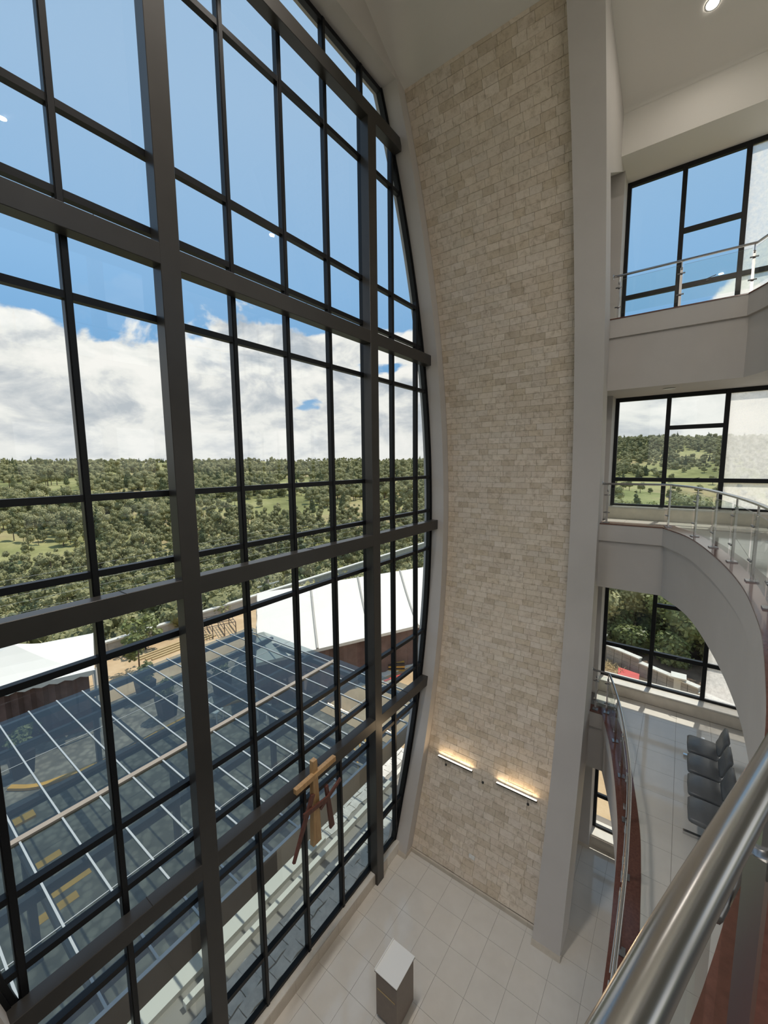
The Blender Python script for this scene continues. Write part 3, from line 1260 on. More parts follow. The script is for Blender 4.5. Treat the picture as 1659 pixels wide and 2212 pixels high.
# ------------------------------------------------------------------ cross sculpture on the lowest beam
def crosses():
    def cross(name, label, cat_, mat, vert, horiz, w, d, y, extra=None):
        o = empty(name, (vert[0][0], y, vert[0][1]))
        tag(o, label, 'cross')
        ox, oz = vert[0]

        def P(p):
            return Vector((p[0] - ox, 0, p[1] - oz))
        a, b = P(vert[0]), P(vert[1])
        wa, wb = w
        s = (b - a).cross(Vector((0, 1, 0))).normalized()
        dd = Vector((0, d / 2, 0))
        MB().hexa([a - s * wa / 2 - dd, a + s * wa / 2 - dd, a + s * wa / 2 + dd, a - s * wa / 2 + dd], [b - s * wb / 2 - dd, b + s * wb / 2 - dd, b + s * wb / 2 + dd, b - s * wb / 2 + dd]).build('upright', mat, o, bevel=0.006)
        a, b = P(horiz[0]), P(horiz[1])
        hw = horiz[2]
        s = (b - a).cross(Vector((0, 1, 0))).normalized()
        d1, d0 = Vector((0, -d / 2 - 0.035, 0)), Vector((0, d / 2 - 0.045, 0))
        MB().hexa([a - s * hw / 2 + d1, a + s * hw / 2 + d1, a + s * hw / 2 + d0, a - s * hw / 2 + d0], [b - s * hw / 2 + d1, b + s * hw / 2 + d1, b + s * hw / 2 + d0, b - s * hw / 2 + d0]).build('crossbar', mat, o, bevel=0.006)
        return o
    cross('wooden_cross', 'large pale pine cross with flared foot fixed to the lowest steel beam', 'cross', 'pine', ((4.815, 2.90), (4.815, 4.60)), ((4.32, 4.31), (5.33, 4.335), 0.105), (0.215, 0.105), 0.10, -0.085)
    cross('wooden_cross', 'small dark mahogany cross leaning left of the pine cross', 'cross', 'mahogany', ((4.20, 3.03), (4.70, 4.02)), ((4.42, 3.80), (5.06, 3.72), 0.09), (0.055, 0.10), 0.05, -0.165)
    cross('wooden_cross', 'small dark mahogany cross leaning right of the pine cross', 'cross', 'mahogany', ((5.19, 2.97), (5.06, 3.94)), ((4.85, 3.62), (5.42, 3.86), 0.075), (0.12, 0.075), 0.05, -0.150)


crosses()


# ------------------------------------------------------------------ podium
def podium():
    o = empty('lectern', (5.245, -1.60, 0))
    tag(o, 'brown wooden lectern with a white sloped top on the tiled floor', 'lectern')
    hx, hy = 0.30, 0.245
    MB().hexa([(-hx + 0.02, -hy + 0.02, 0.06), (hx - 0.02, -hy + 0.02, 0.06), (hx - 0.02, hy - 0.02, 0.06), (-hx + 0.02, hy - 0.02, 0.06)],
              [(-hx + 0.02, -hy + 0.02, 0.955), (hx - 0.02, -hy + 0.02, 0.955), (hx - 0.02, hy - 0.02, 0.955), (-hx + 0.02, hy - 0.02, 0.955)]).build('body', 'podium_body', o, bevel=0.004)
    MB().box(-hx, hx, -hy, hy, 0.955, 0.972).build('top_edge', 'podium_edge', o, bevel=0.002)
    MB().box(-hx, hx, -hy, hy, 0.972, 0.99).build('top', 'podium_top', o, bevel=0.003)
    MB().box(-hx, hx, hy - 0.018, hy, 0.99, 1.012).build('lip', 'podium_top', o, bevel=0.003)
    MB().box(-hx + 0.012, -hx + 0.02, -hy + 0.055, hy - 0.055, 0.62, 0.635).build('groove_strip', 'straw', o)
    for sx in (-1, 1):
        for sy in (-1, 1):
            f = MB().tube([(sx * (hx - 0.07), sy * (hy - 0.06), 0.0), (sx * (hx - 0.07), sy * (hy - 0.06), 0.06)], 0.02, 10)
            f.build('caster', 'dark_fitting', o)


podium()


# ------------------------------------------------------------------ bench of waiting chairs on the first gallery
def bench():
    z = LV[1]
    o = empty('waiting_bench', (8.3, -5.9, z))
    tag(o, 'row of grey padded waiting seats on a steel beam beside the first gallery rail', 'bench')
    # local x along the row
    MB().box(-1.25, 1.30, -0.045, 0.015, 0.30, 0.36).build('support_beam', 'chrome', o)
    for x in (-1.0, 1.05):
        f = MB().bar((x, 0.0, 0.30), (x, 0.0, 0.05), 0.05, 0.05, (1, 0, 0))
        f.bar((x, -0.27, 0.025), (x, 0.27, 0.025), 0.05, 0.05)
        f.build('leg_frame', 'chrome', o)
    for k in range(4):
        x0 = 1.12 - 0.60 * (k + 1)

        def pad(name, pts, w):
            mb = MB()
            ring = []
            n = len(pts)
            secs = [(-0.5, 0.62), (-0.485, 0.84), (-0.44, 0.97), (0.0, 1.0), (0.44, 0.97), (0.485, 0.84), (0.5, 0.62)]
            cx = sum(p[0] for p in pts) / n
            cz = sum(p[1] for p in pts) / n
            for s, sc in secs:
                ring.append([(x0 + 0.30 + s * w, cx + (p[0] - cx) * sc, cz + (p[1] - cz) * sc) for p in pts])
            base = len(mb.v)
            for rr in ring:
                mb.v += rr
            for a in range(len(secs) - 1):
                for j in range(n):
                    mb.f.append((base + a * n + j, base + a * n + (j + 1) % n, base + (a + 1) * n + (j + 1) % n, base + (a + 1) * n + j))
                    mb.tint.append(None)
            mb.f.append(tuple(base + j for j in reversed(range(n))))
            mb.f.append(tuple(base + (len(secs) - 1) * n + j for j in range(n)))
            mb.tint += [None, None]
            ob = mb.build(name, 'leather', o, smooth=True)
            return ob
        pad('seat', [(0.225, 0.395), (0.24, 0.43), (0.21, 0.462), (0.0, 0.455), (-0.20, 0.445), (-0.23, 0.42), (-0.20, 0.38), (0.0, 0.37)], 0.55)
        pad('backrest', [(-0.205, 0.50), (-0.19, 0.475), (-0.225, 0.465), (-0.305, 0.66), (-0.355, 0.79), (-0.345, 0.825), (-0.305, 0.82), (-0.255, 0.69)], 0.50)
        MB().bar((x0 + 0.30, -0.21, 0.40), (x0 + 0.30, -0.27, 0.62), 0.05, 0.02, (0, 1, 0)).build('back_bracket', 'chrome', o)


bench()

# ------------------------------------------------------------------ outside: terrain
PA = [(0, -0.35), (24, -0.4), (30, -2.5), (45, -8), (70, -16), (105, -23), (140, -25), (200, -21), (300, -15), (420, -9), (650, -2), (900, 2), (1400, 10), (2200, 20), (3500, 32)]
PB = [(0, -0.35), (24, -0.4), (28, -1.0), (45, -3), (80, -5), (140, -8), (230, -9), (320, -4), (450, 12), (620, 32), (760, 42), (1000, 44), (1400, 40), (2200, 44), (3500, 55)]


def lerp_tab(tab, r):
    for (a, za), (b, zb) in zip(tab, tab[1:]):
        if r <= b:
            return za + (zb - za) * (r - a) / (b - a)
    return tab[-1][1]


def terrain_h(x, y):
    r = math.hypot(x, y + 5.3)
    a = math.degrees(math.atan2(y + 5.3, x))
    t = min(1, max(0, (a - 6) / 16))
    h = lerp_tab(PB, r) * (1 - t) + lerp_tab(PA, r) * t
    if r > 40:
        k = min(1.0, (r - 40) / 150)
        h += k * (noise.noise(Vector((x / 160, y / 160, 1.7))) * min(9, 0.03 * r) + noise.noise(Vector((x / 55, y / 55, 4.2))) * min(2.5, 0.012 * r))
    if r > 500:
        h += noise.noise(Vector((x / 420, y / 420, 7.7))) * 0.014 * (r - 500)
    return h


def terrain():
    mb = MB()
    azs = [math.radians(-32 + 1.5 * k) for k in range(0, 92)]
    rs = [23.5, 26, 29, 33, 38, 45, 53, 62, 73, 86, 100, 118, 138, 160, 186, 215, 250, 290, 335, 390, 455, 530, 615, 715, 830, 960, 1120, 1320, 1550, 1850, 2300, 2900, 3500]
    n = len(rs)
    for a in azs:
        for r in rs:
            x, y = r * math.cos(a), -5.3 + r * math.sin(a)
            mb.v.append((x, y, terrain_h(x, y)))
    for i in range(len(azs) - 1):
        for j in range(n - 1):
            mb.f.append((i * n + j, i * n + j + 1, (i + 1) * n + j + 1, (i + 1) * n + j))
            mb.tint.append(None)
    o = mb.build('ground_hills', 'terrain_soil', None, smooth=True, fix=False)
    tag(o, 'rolling green hills and valley beyond the yard', 'hills', kind='structure')
    g = struct('ground_yard', 'yard ground of sand and paving outside the building', 'ground')
    MB().box(-6, 23, 0.34, 19.4, -0.6, -0.17).build('paved_yard', 'yard_paving', g)
    MB().box(-6, 18.5, 14.2, 19.35, -0.5, -0.15).build('sand_strip', 'sand', g)
    MB().box(11.2, 23, 0.35, 10.8, -0.5, -0.152).build('sand_area', 'sand', g)
    MB().box(12.1, 24, -14, 0.34, -0.6, -0.2).build('sand_side', 'sand', g)
    bk = MB()
    bk.v = [(20.0, -9.2, -0.18), (23.4, -2.2, -0.18), (23.6, 1.5, -0.18), (36, 3.0, 0.4), (38, -14, 0.4), (20.0, -14, -0.18)]
    bk.f = [(0, 5, 4, 3, 2, 1)]
    bk.tint = [None]
    bk.build('soil_bank', 'bank_soil', g)
    MB().box(3.0, 11.5, 1.62, 1.74, -0.17, -0.02).build('walk_kerb', 'walk_white', g)
    MB().box(-1.0, 7.05, 1.95, 2.5, -0.17, -0.05).build('terrace_edge', 'walk_white', g)
    return g


YARD = terrain()


# pavers outside the foot of the glass
def pavers():
    rnd = random.Random(11)
    bed = MB().box(-1.0, 11.4, 0.345, 2.62, -0.3, -0.166).build('paver_bed', 'paver_bed', YARD)
    variants = []
    for k in range(6):
        pts = []
        for i, (sx, sy) in enumerate(((-1, -1), (0, -1.18), (1, -1), (1.0, 0), (1, 1), (0, 0.82), (-1, 1), (-1.0, 0))):
            pts.append((sx * 0.168 + rnd.uniform(-0.010, 0.010), sy * 0.128 + rnd.uniform(-0.006, 0.006)))
        me = MB().prism(pts, 0, 0.022).build('paver', 'paver', YARD)
        variants.append(me.data)
        bpy.data.objects.remove(me)
    n = 0
    row = 0
    y = 0.46
    while y < 2.6:
        x = 2.2 + (0.175 if row % 2 else 0.0)
        while x < 11.3:
            skip = (1.52 < y < 1.84) or (x < 7.05 and 2.0 < y)
            if not skip and n < 300:
                o = link('paver', rnd.choice(variants), YARD)
                o.location = (x, y, -0.166 + rnd.uniform(0, 0.004))
                o.rotation_euler = (0, 0, rnd.choice((0, math.pi)))
                n += 1
            x += 0.35
        y += 0.27
        row += 1


pavers()


# ------------------------------------------------------------------ glass canopy over the forecourt
def canopy():
    zc = 2.60
    x0, x1, y0, y1 = -3.0, 10.93, 0.62, 10.46
    o = empty('glass_canopy', (4.0, 5.5, zc))
    tag(o, 'large flat canopy of blue tinted glass with white glazing bars over the forecourt', 'canopy')
    off = (4.0, 5.5, zc)

    def bx(n, a, b, c, d, e, f, m, par=o, bv=0):
        return MB().box(a - off[0], b - off[0], c - off[1], d - off[1], e - zc, f - zc).build(n, m, par, bevel=bv)
    bars = [1.55 + 0.695 * k for k in range(-6, 14) if x0 < 1.55 + 0.695 * k < x1]
    ylines = [y0 + 0.05, 2.43, 5.0, 7.75, y1]
    for x in bars:
        bx('glazing_bar', x - 0.017, x + 0.017, y0 + 0.05, y1, zc - 0.02, zc + 0.022, 'bar_white')
    cols = [x0] + bars + [x1]
    shared = {}
    for xa, xb in zip(cols, cols[1:]):
        for ya, yb in zip(ylines, ylines[1:]):
            key = (round(xb - xa, 3), round(yb - ya, 3))
            w, d = xb - xa - 0.03, yb - ya - 0.012
            if key not in shared:
                mb = MB()
                mb.quad((-w / 2, -d / 2, 0), (w / 2, -d / 2, 0), (w / 2, d / 2, 0), (-w / 2, d / 2, 0))
                p = mb.build('glass_sheet', 'canopy_glass', o, fix=False)
                shared[key] = p.data
            else:
                p = link('glass_sheet', shared[key], o)
            p.location = ((xa + xb) / 2 - off[0], (ya + yb) / 2 - off[1], 0)
    bx('valley_beam', x0, x1, 4.93, 5.07, zc - 0.03, zc + 0.045, 'bar_tan')
    for y in (2.43, 7.75):
        bx('glass_joint', x0, x1, y - 0.008, y + 0.008, zc - 0.004, zc + 0.008, 'bar_white')
    for y in (1.2, 3.6, 6.3, 8.9, 10.38):
        bx('purlin', x0, x1, y - 0.06, y + 0.06, zc - 0.30, zc - 0.10, 'canopy_steel')
    for x in (1.6, 4.55, 7.7, 10.82):
        bx('rafter', x - 0.06, x + 0.06, y0 + 0.1, y1 - 0.05, zc - 0.46, zc - 0.30, 'canopy_steel')
        for y in (4.9, 10.2):
            bx('canopy_post', x - 0.07, x + 0.07, y - 0.07, y + 0.07, -0.17, zc - 0.46, 'canopy_steel')
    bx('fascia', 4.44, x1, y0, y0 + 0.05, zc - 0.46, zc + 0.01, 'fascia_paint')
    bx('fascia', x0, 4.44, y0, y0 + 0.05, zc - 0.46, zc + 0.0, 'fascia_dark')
    bx('fascia_cap', x0, x1, y0 - 0.004, y0 + 0.06, zc + 0.01, zc + 0.02, 'bar_white')


canopy()


# ------------------------------------------------------------------ forecourt things under and beside the canopy
def yellow_kerbs():
    def strip(pts, w, name, label, mat='yellow_paint'):
        c = catmull([(x, y, 0) for x, y in pts], 6)
        mb = MB()
        for a, b in zip(c, c[1:]):
            d = (b - a).normalized()
            n = Vector((-d.y, d.x, 0)) * w / 2
            mb.hexa([a - n + Vector((0, 0, -0.17)), a + n + Vector((0, 0, -0.17)), b + n + Vector((0, 0, -0.17)), b - n + Vector((0, 0, -0.17))],
                    [a - n + Vector((0, 0, -0.08)), a + n + Vector((0, 0, -0.08)), b + n + Vector((0, 0, -0.08)), b - n + Vector((0, 0, -0.08))])
        o = mb.build(name, mat)
        tag(o, label, 'kerb')
    strip([(2.46, 11.46), (2.9, 10.9), (3.43, 10.62), (5.05, 10.27), (7.47, 10.40), (8.84, 10.06), (10.37, 9.34), (11.6, 8.6)], 0.17, 'painted_kerb', 'long curved yellow painted kerb seen through the glass canopy')
    for k, (x, y, a, L) in enumerate([(2.35, 9.6, 0.05, 0.6), (2.1, 10.2, 0.05, 0.4)]):
        mb = MB()
        mb.box(x - L / 2, x + L / 2, y - 0.16, y + 0.16, -0.17, -0.10)
        tag(mb.build('painted_kerb', 'yellow_paint'), ('short yellow kerb block near the tan beam' if k == 0 else 'small yellow kerb block beyond the short one'), 'kerb')
    for k, (x, y, L) in enumerate(((2.35, 7.5, 0.7), (2.5, 6.3, 0.95), (2.15, 5.85, 0.85))):
        tag(MB().box(x - L / 2, x + L / 2, y - 0.12, y + 0.12, -0.17, -0.163).build('painted_stripe', 'yellow_paint'), ('faded yellow band on the paving, farthest of three at the left' , 'faded yellow band on the paving, middle of three at the left', 'faded yellow band on the paving, nearest of three at the left')[k], 'stripe')
    for k in range(5):
        a = (9.6 + 0.5 * k, 2.9 + 0.22 * k)
        mb = MB().bar((a[0], a[1], -0.165), (a[0] + 1.3, a[1] + 1.5, -0.165), 0.07, 0.006)
        tag(mb.build('painted_stripe', 'yellow_paint'), 'yellow diagonal stripe painted on the paving under the canopy end', 'stripe', 'yellow diagonal stripes')


yellow_kerbs()


# ------------------------------------------------------------------ foliage
def leaf_mesh(name, mat, n, blobs, leaf, seed, trunk=None, core=True):
    """crown of leaf blades scattered over several lobes; returns mesh data"""
    rnd = random.Random(seed)
    mb = MB()
    for k in range(n):
        c, r = rnd.choices(blobs, weights=[b[1] ** 2 for b in blobs])[0]
        d = Vector((rnd.gauss(0, 1), rnd.gauss(0, 1), rnd.gauss(0.15, 1))).normalized()
        p = Vector(c) + d * r * (rnd.uniform(0.72, 1.08))
        nrm = (d + Vector((rnd.gauss(0, 0.5), rnd.gauss(0, 0.5), rnd.gauss(0.3, 0.5)))).normalized()
        s = nrm.cross(Vector((rnd.gauss(0, 1), rnd.gauss(0, 1), rnd.gauss(0, 1)))).normalized()
        u = nrm.cross(s)
        L = leaf * rnd.uniform(0.7, 1.4)
        g = rnd.random()
        mb.quad(p - s * L * 0.5, p - u * L * 0.33, p + s * L * 0.5, p + u * L * 0.33, tint=(g, g, g))
    me = bpy.data.meshes.new(name)
    v, f, ti = mb.v, mb.f, mb.tint
    mats = [mat]
    nleaf = len(f)
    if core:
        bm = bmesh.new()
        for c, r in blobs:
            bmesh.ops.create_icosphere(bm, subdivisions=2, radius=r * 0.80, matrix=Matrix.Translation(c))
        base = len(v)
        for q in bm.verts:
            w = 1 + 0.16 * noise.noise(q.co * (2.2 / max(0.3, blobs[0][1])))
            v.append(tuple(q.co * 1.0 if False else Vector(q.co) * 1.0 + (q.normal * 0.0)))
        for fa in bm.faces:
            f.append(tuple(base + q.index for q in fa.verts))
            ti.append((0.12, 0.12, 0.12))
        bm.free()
    ncore = len(f)
    if trunk:
        t = MB().tube(trunk[0], trunk[1], 6)
        base = len(v)
        v += t.v
        f += [tuple(base + i for i in q) for q in t.f]
        ti += [(0.5,) * 3] * len(t.f)
        mats.append('bark')
    me.from_pydata(v, [], f)
    at = me.color_attributes.new('tint', 'FLOAT_COLOR', 'CORNER')
    k = 0
    for p, t in zip(me.polygons, ti):
        for _ in p.loop_indices:
            at.data[k].color = (*t, 1)
            k += 1
    for m in mats:
        me.materials.append(MATS[m])
    if trunk:
        idx = [0] * ncore + [1] * (len(f) - ncore)
        me.polygons.foreach_set('material_index', idx)
    me.update()
    return me


def tree_kinds():
    rnd = random.Random(5)
    out = {}

    def lobes(n, spread, zr, rr):
        return [((rnd.uniform(-spread, spread), rnd.uniform(-spread, spread), rnd.uniform(*zr)), rnd.uniform(*rr)) for _ in range(n)]
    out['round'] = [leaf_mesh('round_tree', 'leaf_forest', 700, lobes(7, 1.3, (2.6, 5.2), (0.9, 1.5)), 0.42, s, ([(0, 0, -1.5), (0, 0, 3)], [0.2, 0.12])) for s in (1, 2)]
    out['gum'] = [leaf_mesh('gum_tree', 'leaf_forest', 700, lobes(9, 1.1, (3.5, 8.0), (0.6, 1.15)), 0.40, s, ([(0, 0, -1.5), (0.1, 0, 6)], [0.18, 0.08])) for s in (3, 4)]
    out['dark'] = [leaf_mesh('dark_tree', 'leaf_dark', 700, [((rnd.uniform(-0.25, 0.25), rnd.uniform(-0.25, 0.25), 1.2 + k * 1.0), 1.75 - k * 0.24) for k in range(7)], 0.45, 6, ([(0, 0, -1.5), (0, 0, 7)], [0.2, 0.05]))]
    return out


TREES = tree_kinds()


def field_mask(x, y):
    """open farmland (True) between the woods"""
    r = math.hypot(x, y + 5.3)
    a = math.degrees(math.atan2(y + 5.3, x))
    n = noise.noise(Vector((x / 70, y / 70, 9.1)))
    if a < 15 and 100 < r < 360:
        return n > -0.62
    if a < 15 and r > 360:
        return noise.noise(Vector((x / 60, y / 60, 3.3))) > (0.22 if r < 500 else 0.40)
    if a > 73 and 380 < r < 620:
        return n > -0.45
    if r > 420:
        return noise.noise(Vector((x / 90, y / 90, 5.1))) > 0.06
    if r > 330:
        return n > 0.16
    if r > 175:
        return noise.noise(Vector((x / 42, y / 42, 2.7))) > 0.17
    return noise.noise(Vector((x / 30, y / 30, 2.7))) > 0.52


def forest():
    rnd = random.Random(21)
    pts = []
    grid = {}
    # denser close by, sparser and larger far away
    for r0, r1, dens, sc, lo, hi in ([q + (-13, 84) for q in ((27, 60, 1 / 13.0, 0.75), (60, 110, 1 / 15.0, 0.95), (110, 220, 1 / 17.0, 1.0), (220, 420, 1 / 38.0, 1.25), (420, 800, 1 / 95.0, 1.4), (800, 1500, 1 / 330.0, 1.7), (1500, 3000, 1 / 1300.0, 2.3))] + [(360, 900, 1 / 26.0, 1.15, -13, 17)]):
        a0, a1 = math.radians(lo), math.radians(hi)
        cnt = int(0.5 * (a1 - a0) * (r1 * r1 - r0 * r0) * dens)
        for _ in range(cnt):
            a = rnd.uniform(a0, a1)
            r = math.sqrt(rnd.uniform(r0 * r0, r1 * r1))
            x, y = r * math.cos(a), -5.3 + r * math.sin(a)
            if math.degrees(a) < 17 and r < 120:
                continue
            if field_mask(x, y) and rnd.random() > 0.04:
                continue
            s = sc * rnd.uniform(0.75, 1.3)
            if math.degrees(a) < 17 and r > 200:
                s *= 0.62
            near = r < 60
            if near and math.degrees(a) > 20:
                s *= 0.8
            if r > 90 and rnd.random() < 0.05:
                s *= 1.5
            gx, gy, md = int(x // 4), int(y // 4), 2.1 * s
            if r < 230:
                if any((x - q[0]) ** 2 + (y - q[1]) ** 2 < md * md for ix in (-1, 0, 1) for iy in (-1, 0, 1) for q in grid.get((gx + ix, gy + iy), ())):
                    continue
                grid.setdefault((gx, gy), []).append((x, y))
            k = rnd.random()
            kind = 'gum' if (70 < r < 230 and k < 0.7 and math.degrees(a) > 20) else ('dark' if k > 0.86 else 'round')
            pts.append((r / s, x, y, terrain_h(x, y) - 0.3, s, rnd.uniform(0, 6.28), kind))
    pts.sort()
    labels = {'round': ('broadleaf_tree', 'bushy olive green tree among the woods below the glass wall', 'broadleaf trees of the woods'),
              'gum': ('gum_tree', 'slender grey green gum tree in the valley plantation', 'gum trees of the valley'),
              'dark': ('conifer_tree', 'dark pointed evergreen tree among the woods', 'dark evergreen trees of the woods')}
    for _, x, y, z, s, rz, kind in pts[:300]:
        nm, lab, grp = labels[kind]
        rr = math.hypot(x, y + 5.3)
        if rr < 48:
            lab, grp = lab.split(' among')[0].split(' in the')[0] + ' just beyond the boundary wall', grp.split(' of')[0] + ' just beyond the boundary wall'
        elif rr < 90 and kind != 'gum':
            lab, grp = lab.split(' among')[0] + ' on the slope falling to the valley', grp.split(' of')[0] + ' on the slope falling to the valley'
        o = link(nm, rnd.choice(TREES[kind]))
        o.location = (x, y, z)
        o.scale = (s, s, s * 1.05)
        o.rotation_euler = (0, 0, rz)
        tag(o, lab, 'tree', grp)
    # the rest: one object, the trees set by geometry nodes
    src = bpy.data.collections.new('tree_models')
    objs = []
    for kind in ('round', 'gum', 'dark'):
        for me in TREES[kind]:
            ob = bpy.data.objects.new('tree_model', me)
            objs.append((kind, ob))
    for kind in ('round', 'gum', 'dark'):
        sel = [p for p in pts[300:] if p[6] == kind]
        if not sel:
            continue
        for mi, me in enumerate(TREES[kind]):
            sub = [p for i, p in enumerate(sel) if i % len(TREES[kind]) == mi]
            pm = bpy.data.meshes.new('forest_points')
            pm.from_pydata([(p[1], p[2], p[3]) for p in sub], [], [])
            a = pm.attributes.new('tree_scale', 'FLOAT', 'POINT')
            a.data.foreach_set('value', [p[4] for p in sub])
            b = pm.attributes.new('tree_turn', 'FLOAT_VECTOR', 'POINT')
            b.data.foreach_set('vector', [c for p in sub for c in (0.0, 0.0, p[5])])
            fo = link('distant_forest', pm)
            tag(fo, 'wooded hillsides of countless trees beyond the yard', 'forest', kind='stuff')
            ng = bpy.data.node_groups.new('plant_trees', 'GeometryNodeTree')
            ng.interface.new_socket('Geometry', in_out='INPUT', socket_type='NodeSocketGeometry')
            ng.interface.new_socket('Geometry', in_out='OUTPUT', socket_type='NodeSocketGeometry')
            gi, go = ng.nodes.new('NodeGroupInput'), ng.nodes.new('NodeGroupOutput')
            oi = ng.nodes.new('GeometryNodeObjectInfo')
            model = bpy.data.objects.new('tree_model', me)
            oi.inputs['Object'].default_value = model
            oi.inputs['As Instance'].default_value = True
            ip = ng.nodes.new('GeometryNodeInstanceOnPoints')
            na = ng.nodes.new('GeometryNodeInputNamedAttribute')
            na.data_type = 'FLOAT'
            na.inputs[0].default_value = 'tree_scale'
            nb = ng.nodes.new('GeometryNodeInputNamedAttribute')
            nb.data_type = 'FLOAT_VECTOR'
            nb.inputs[0].default_value = 'tree_turn'
            ng.links.new(gi.outputs[0], ip.inputs['Points'])
            ng.links.new(oi.outputs['Geometry'], ip.inputs['Instance'])
            ng.links.new(nb.outputs[0], ip.inputs['Rotation'])
            ng.links.new(na.outputs[0], ip.inputs['Scale'])
            ng.links.new(ip.outputs[0], go.inputs[0])
            md = fo.modifiers.new('trees', 'NODES')
            md.node_group = ng
    return len(pts)


print('trees', forest())


# nearer trees and shrubs with real leaves
def near_plants():
    def shrub(name, label, cat, loc, r, h, n, leaf, mat='leaf_near', seed=0, group=None, trunk=True, core=True):
        rnd = random.Random(seed)
        blobs = [((rnd.uniform(-r, r) * 0.6, rnd.uniform(-r, r) * 0.6, h * rnd.uniform(0.45, 0.9)), r * rnd.uniform(0.35, 0.6)) for _ in range(8)]
        o = empty(name, loc)
        tag(o, label, cat, group)
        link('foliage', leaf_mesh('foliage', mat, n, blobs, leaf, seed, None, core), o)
        if trunk:
            MB().tube([(0, 0, 0), (0.02 * r, 0.03 * r, h * 0.45), (0.05 * r, 0, h * 0.7)], [0.035 * r + 0.015, 0.03 * r + 0.01, 0.008], 7).build('trunk', 'bark', o, smooth=True)
        return o
    shrub('sapling', 'thin leafy sapling on the sand behind the canopy', 'tree', (8.35, 16.2, -0.15), 0.75, 2.1, 260, 0.22, seed=31, core=False)
    shrub('sapling', 'second small tree close to the boundary wall', 'tree', (9.6, 18.4, -0.15), 0.85, 1.7, 420, 0.24, seed=32, core=False)
    shrub('shrub', 'round green shrub below the white canopy tent at the left edge', 'shrub', (3.55, 13.6, -0.15), 0.75, 1.0, 700, 0.13, seed=33)
    # bank behind the side wall, seen through the lower gallery windows
    rnd = random.Random(4)
    spots = [(25.6, -2.6, 1.6, 4.2), (27.5, -0.4, 2.2, 6.0), (26.3, -4.9, 1.9, 4.0), (28.8, -3.2, 2.4, 6.5), (25.6, -6.8, 1.7, 3.4), (28.0, -6.4, 2.2, 5.2), (30.5, -5.0, 2.5, 7.0), (31, -8.5, 2.5, 6.0), (30.8, -1.4, 2.4, 7.4), (24.6, -1.6, 1.2, 2.4), (24.7, -3.6, 1.2, 2.2), (24.6, -5.6, 1.1, 2.0), (24.3, -7.6, 1.2, 2.2), (26.5, -1.2, 1.6, 3.4), (27.0, -3.8, 1.6, 3.2), (26.6, -8.4, 1.7, 3.4), (28.2, -8.0, 1.9, 4.6), (33.5, -3.5, 2.6, 7.6), (33.5, -6.8, 2.6, 7.2)]
    far = [(46, -3.0, 3.2, 8.6), (50, 0.5, 3.2, 9.0), (48, -6.5, 3.2, 8.8), (55, -2.5, 3.5, 9.6), (56, -8.5, 3.5, 9.4), (61, 2.0, 3.6, 9.8), (62, -5.5, 3.6, 10.0), (52, -10.5, 3.2, 8.8)]
    for i, (x, y, r, h) in enumerate(far):
        shrub('hillside_tree', 'leafy tree top below the fields outside the second gallery window', 'tree', (x, y, terrain_h(x, y) - 0.3), r, h, 1800, 0.34, 'leaf_forest', 80 + i, 'tree tops below the fields')
    for i, (x, y, r, h) in enumerate(spots):
        shrub('bank_tree', 'glossy leaved tree on the bank behind the block wall outside the side window', 'tree', (x, y, -0.8), r, h, 2600, 0.20, 'leaf_near' if i % 3 else 'leaf_forest', 40 + i, 'trees on the bank behind the block wall')


near_plants()


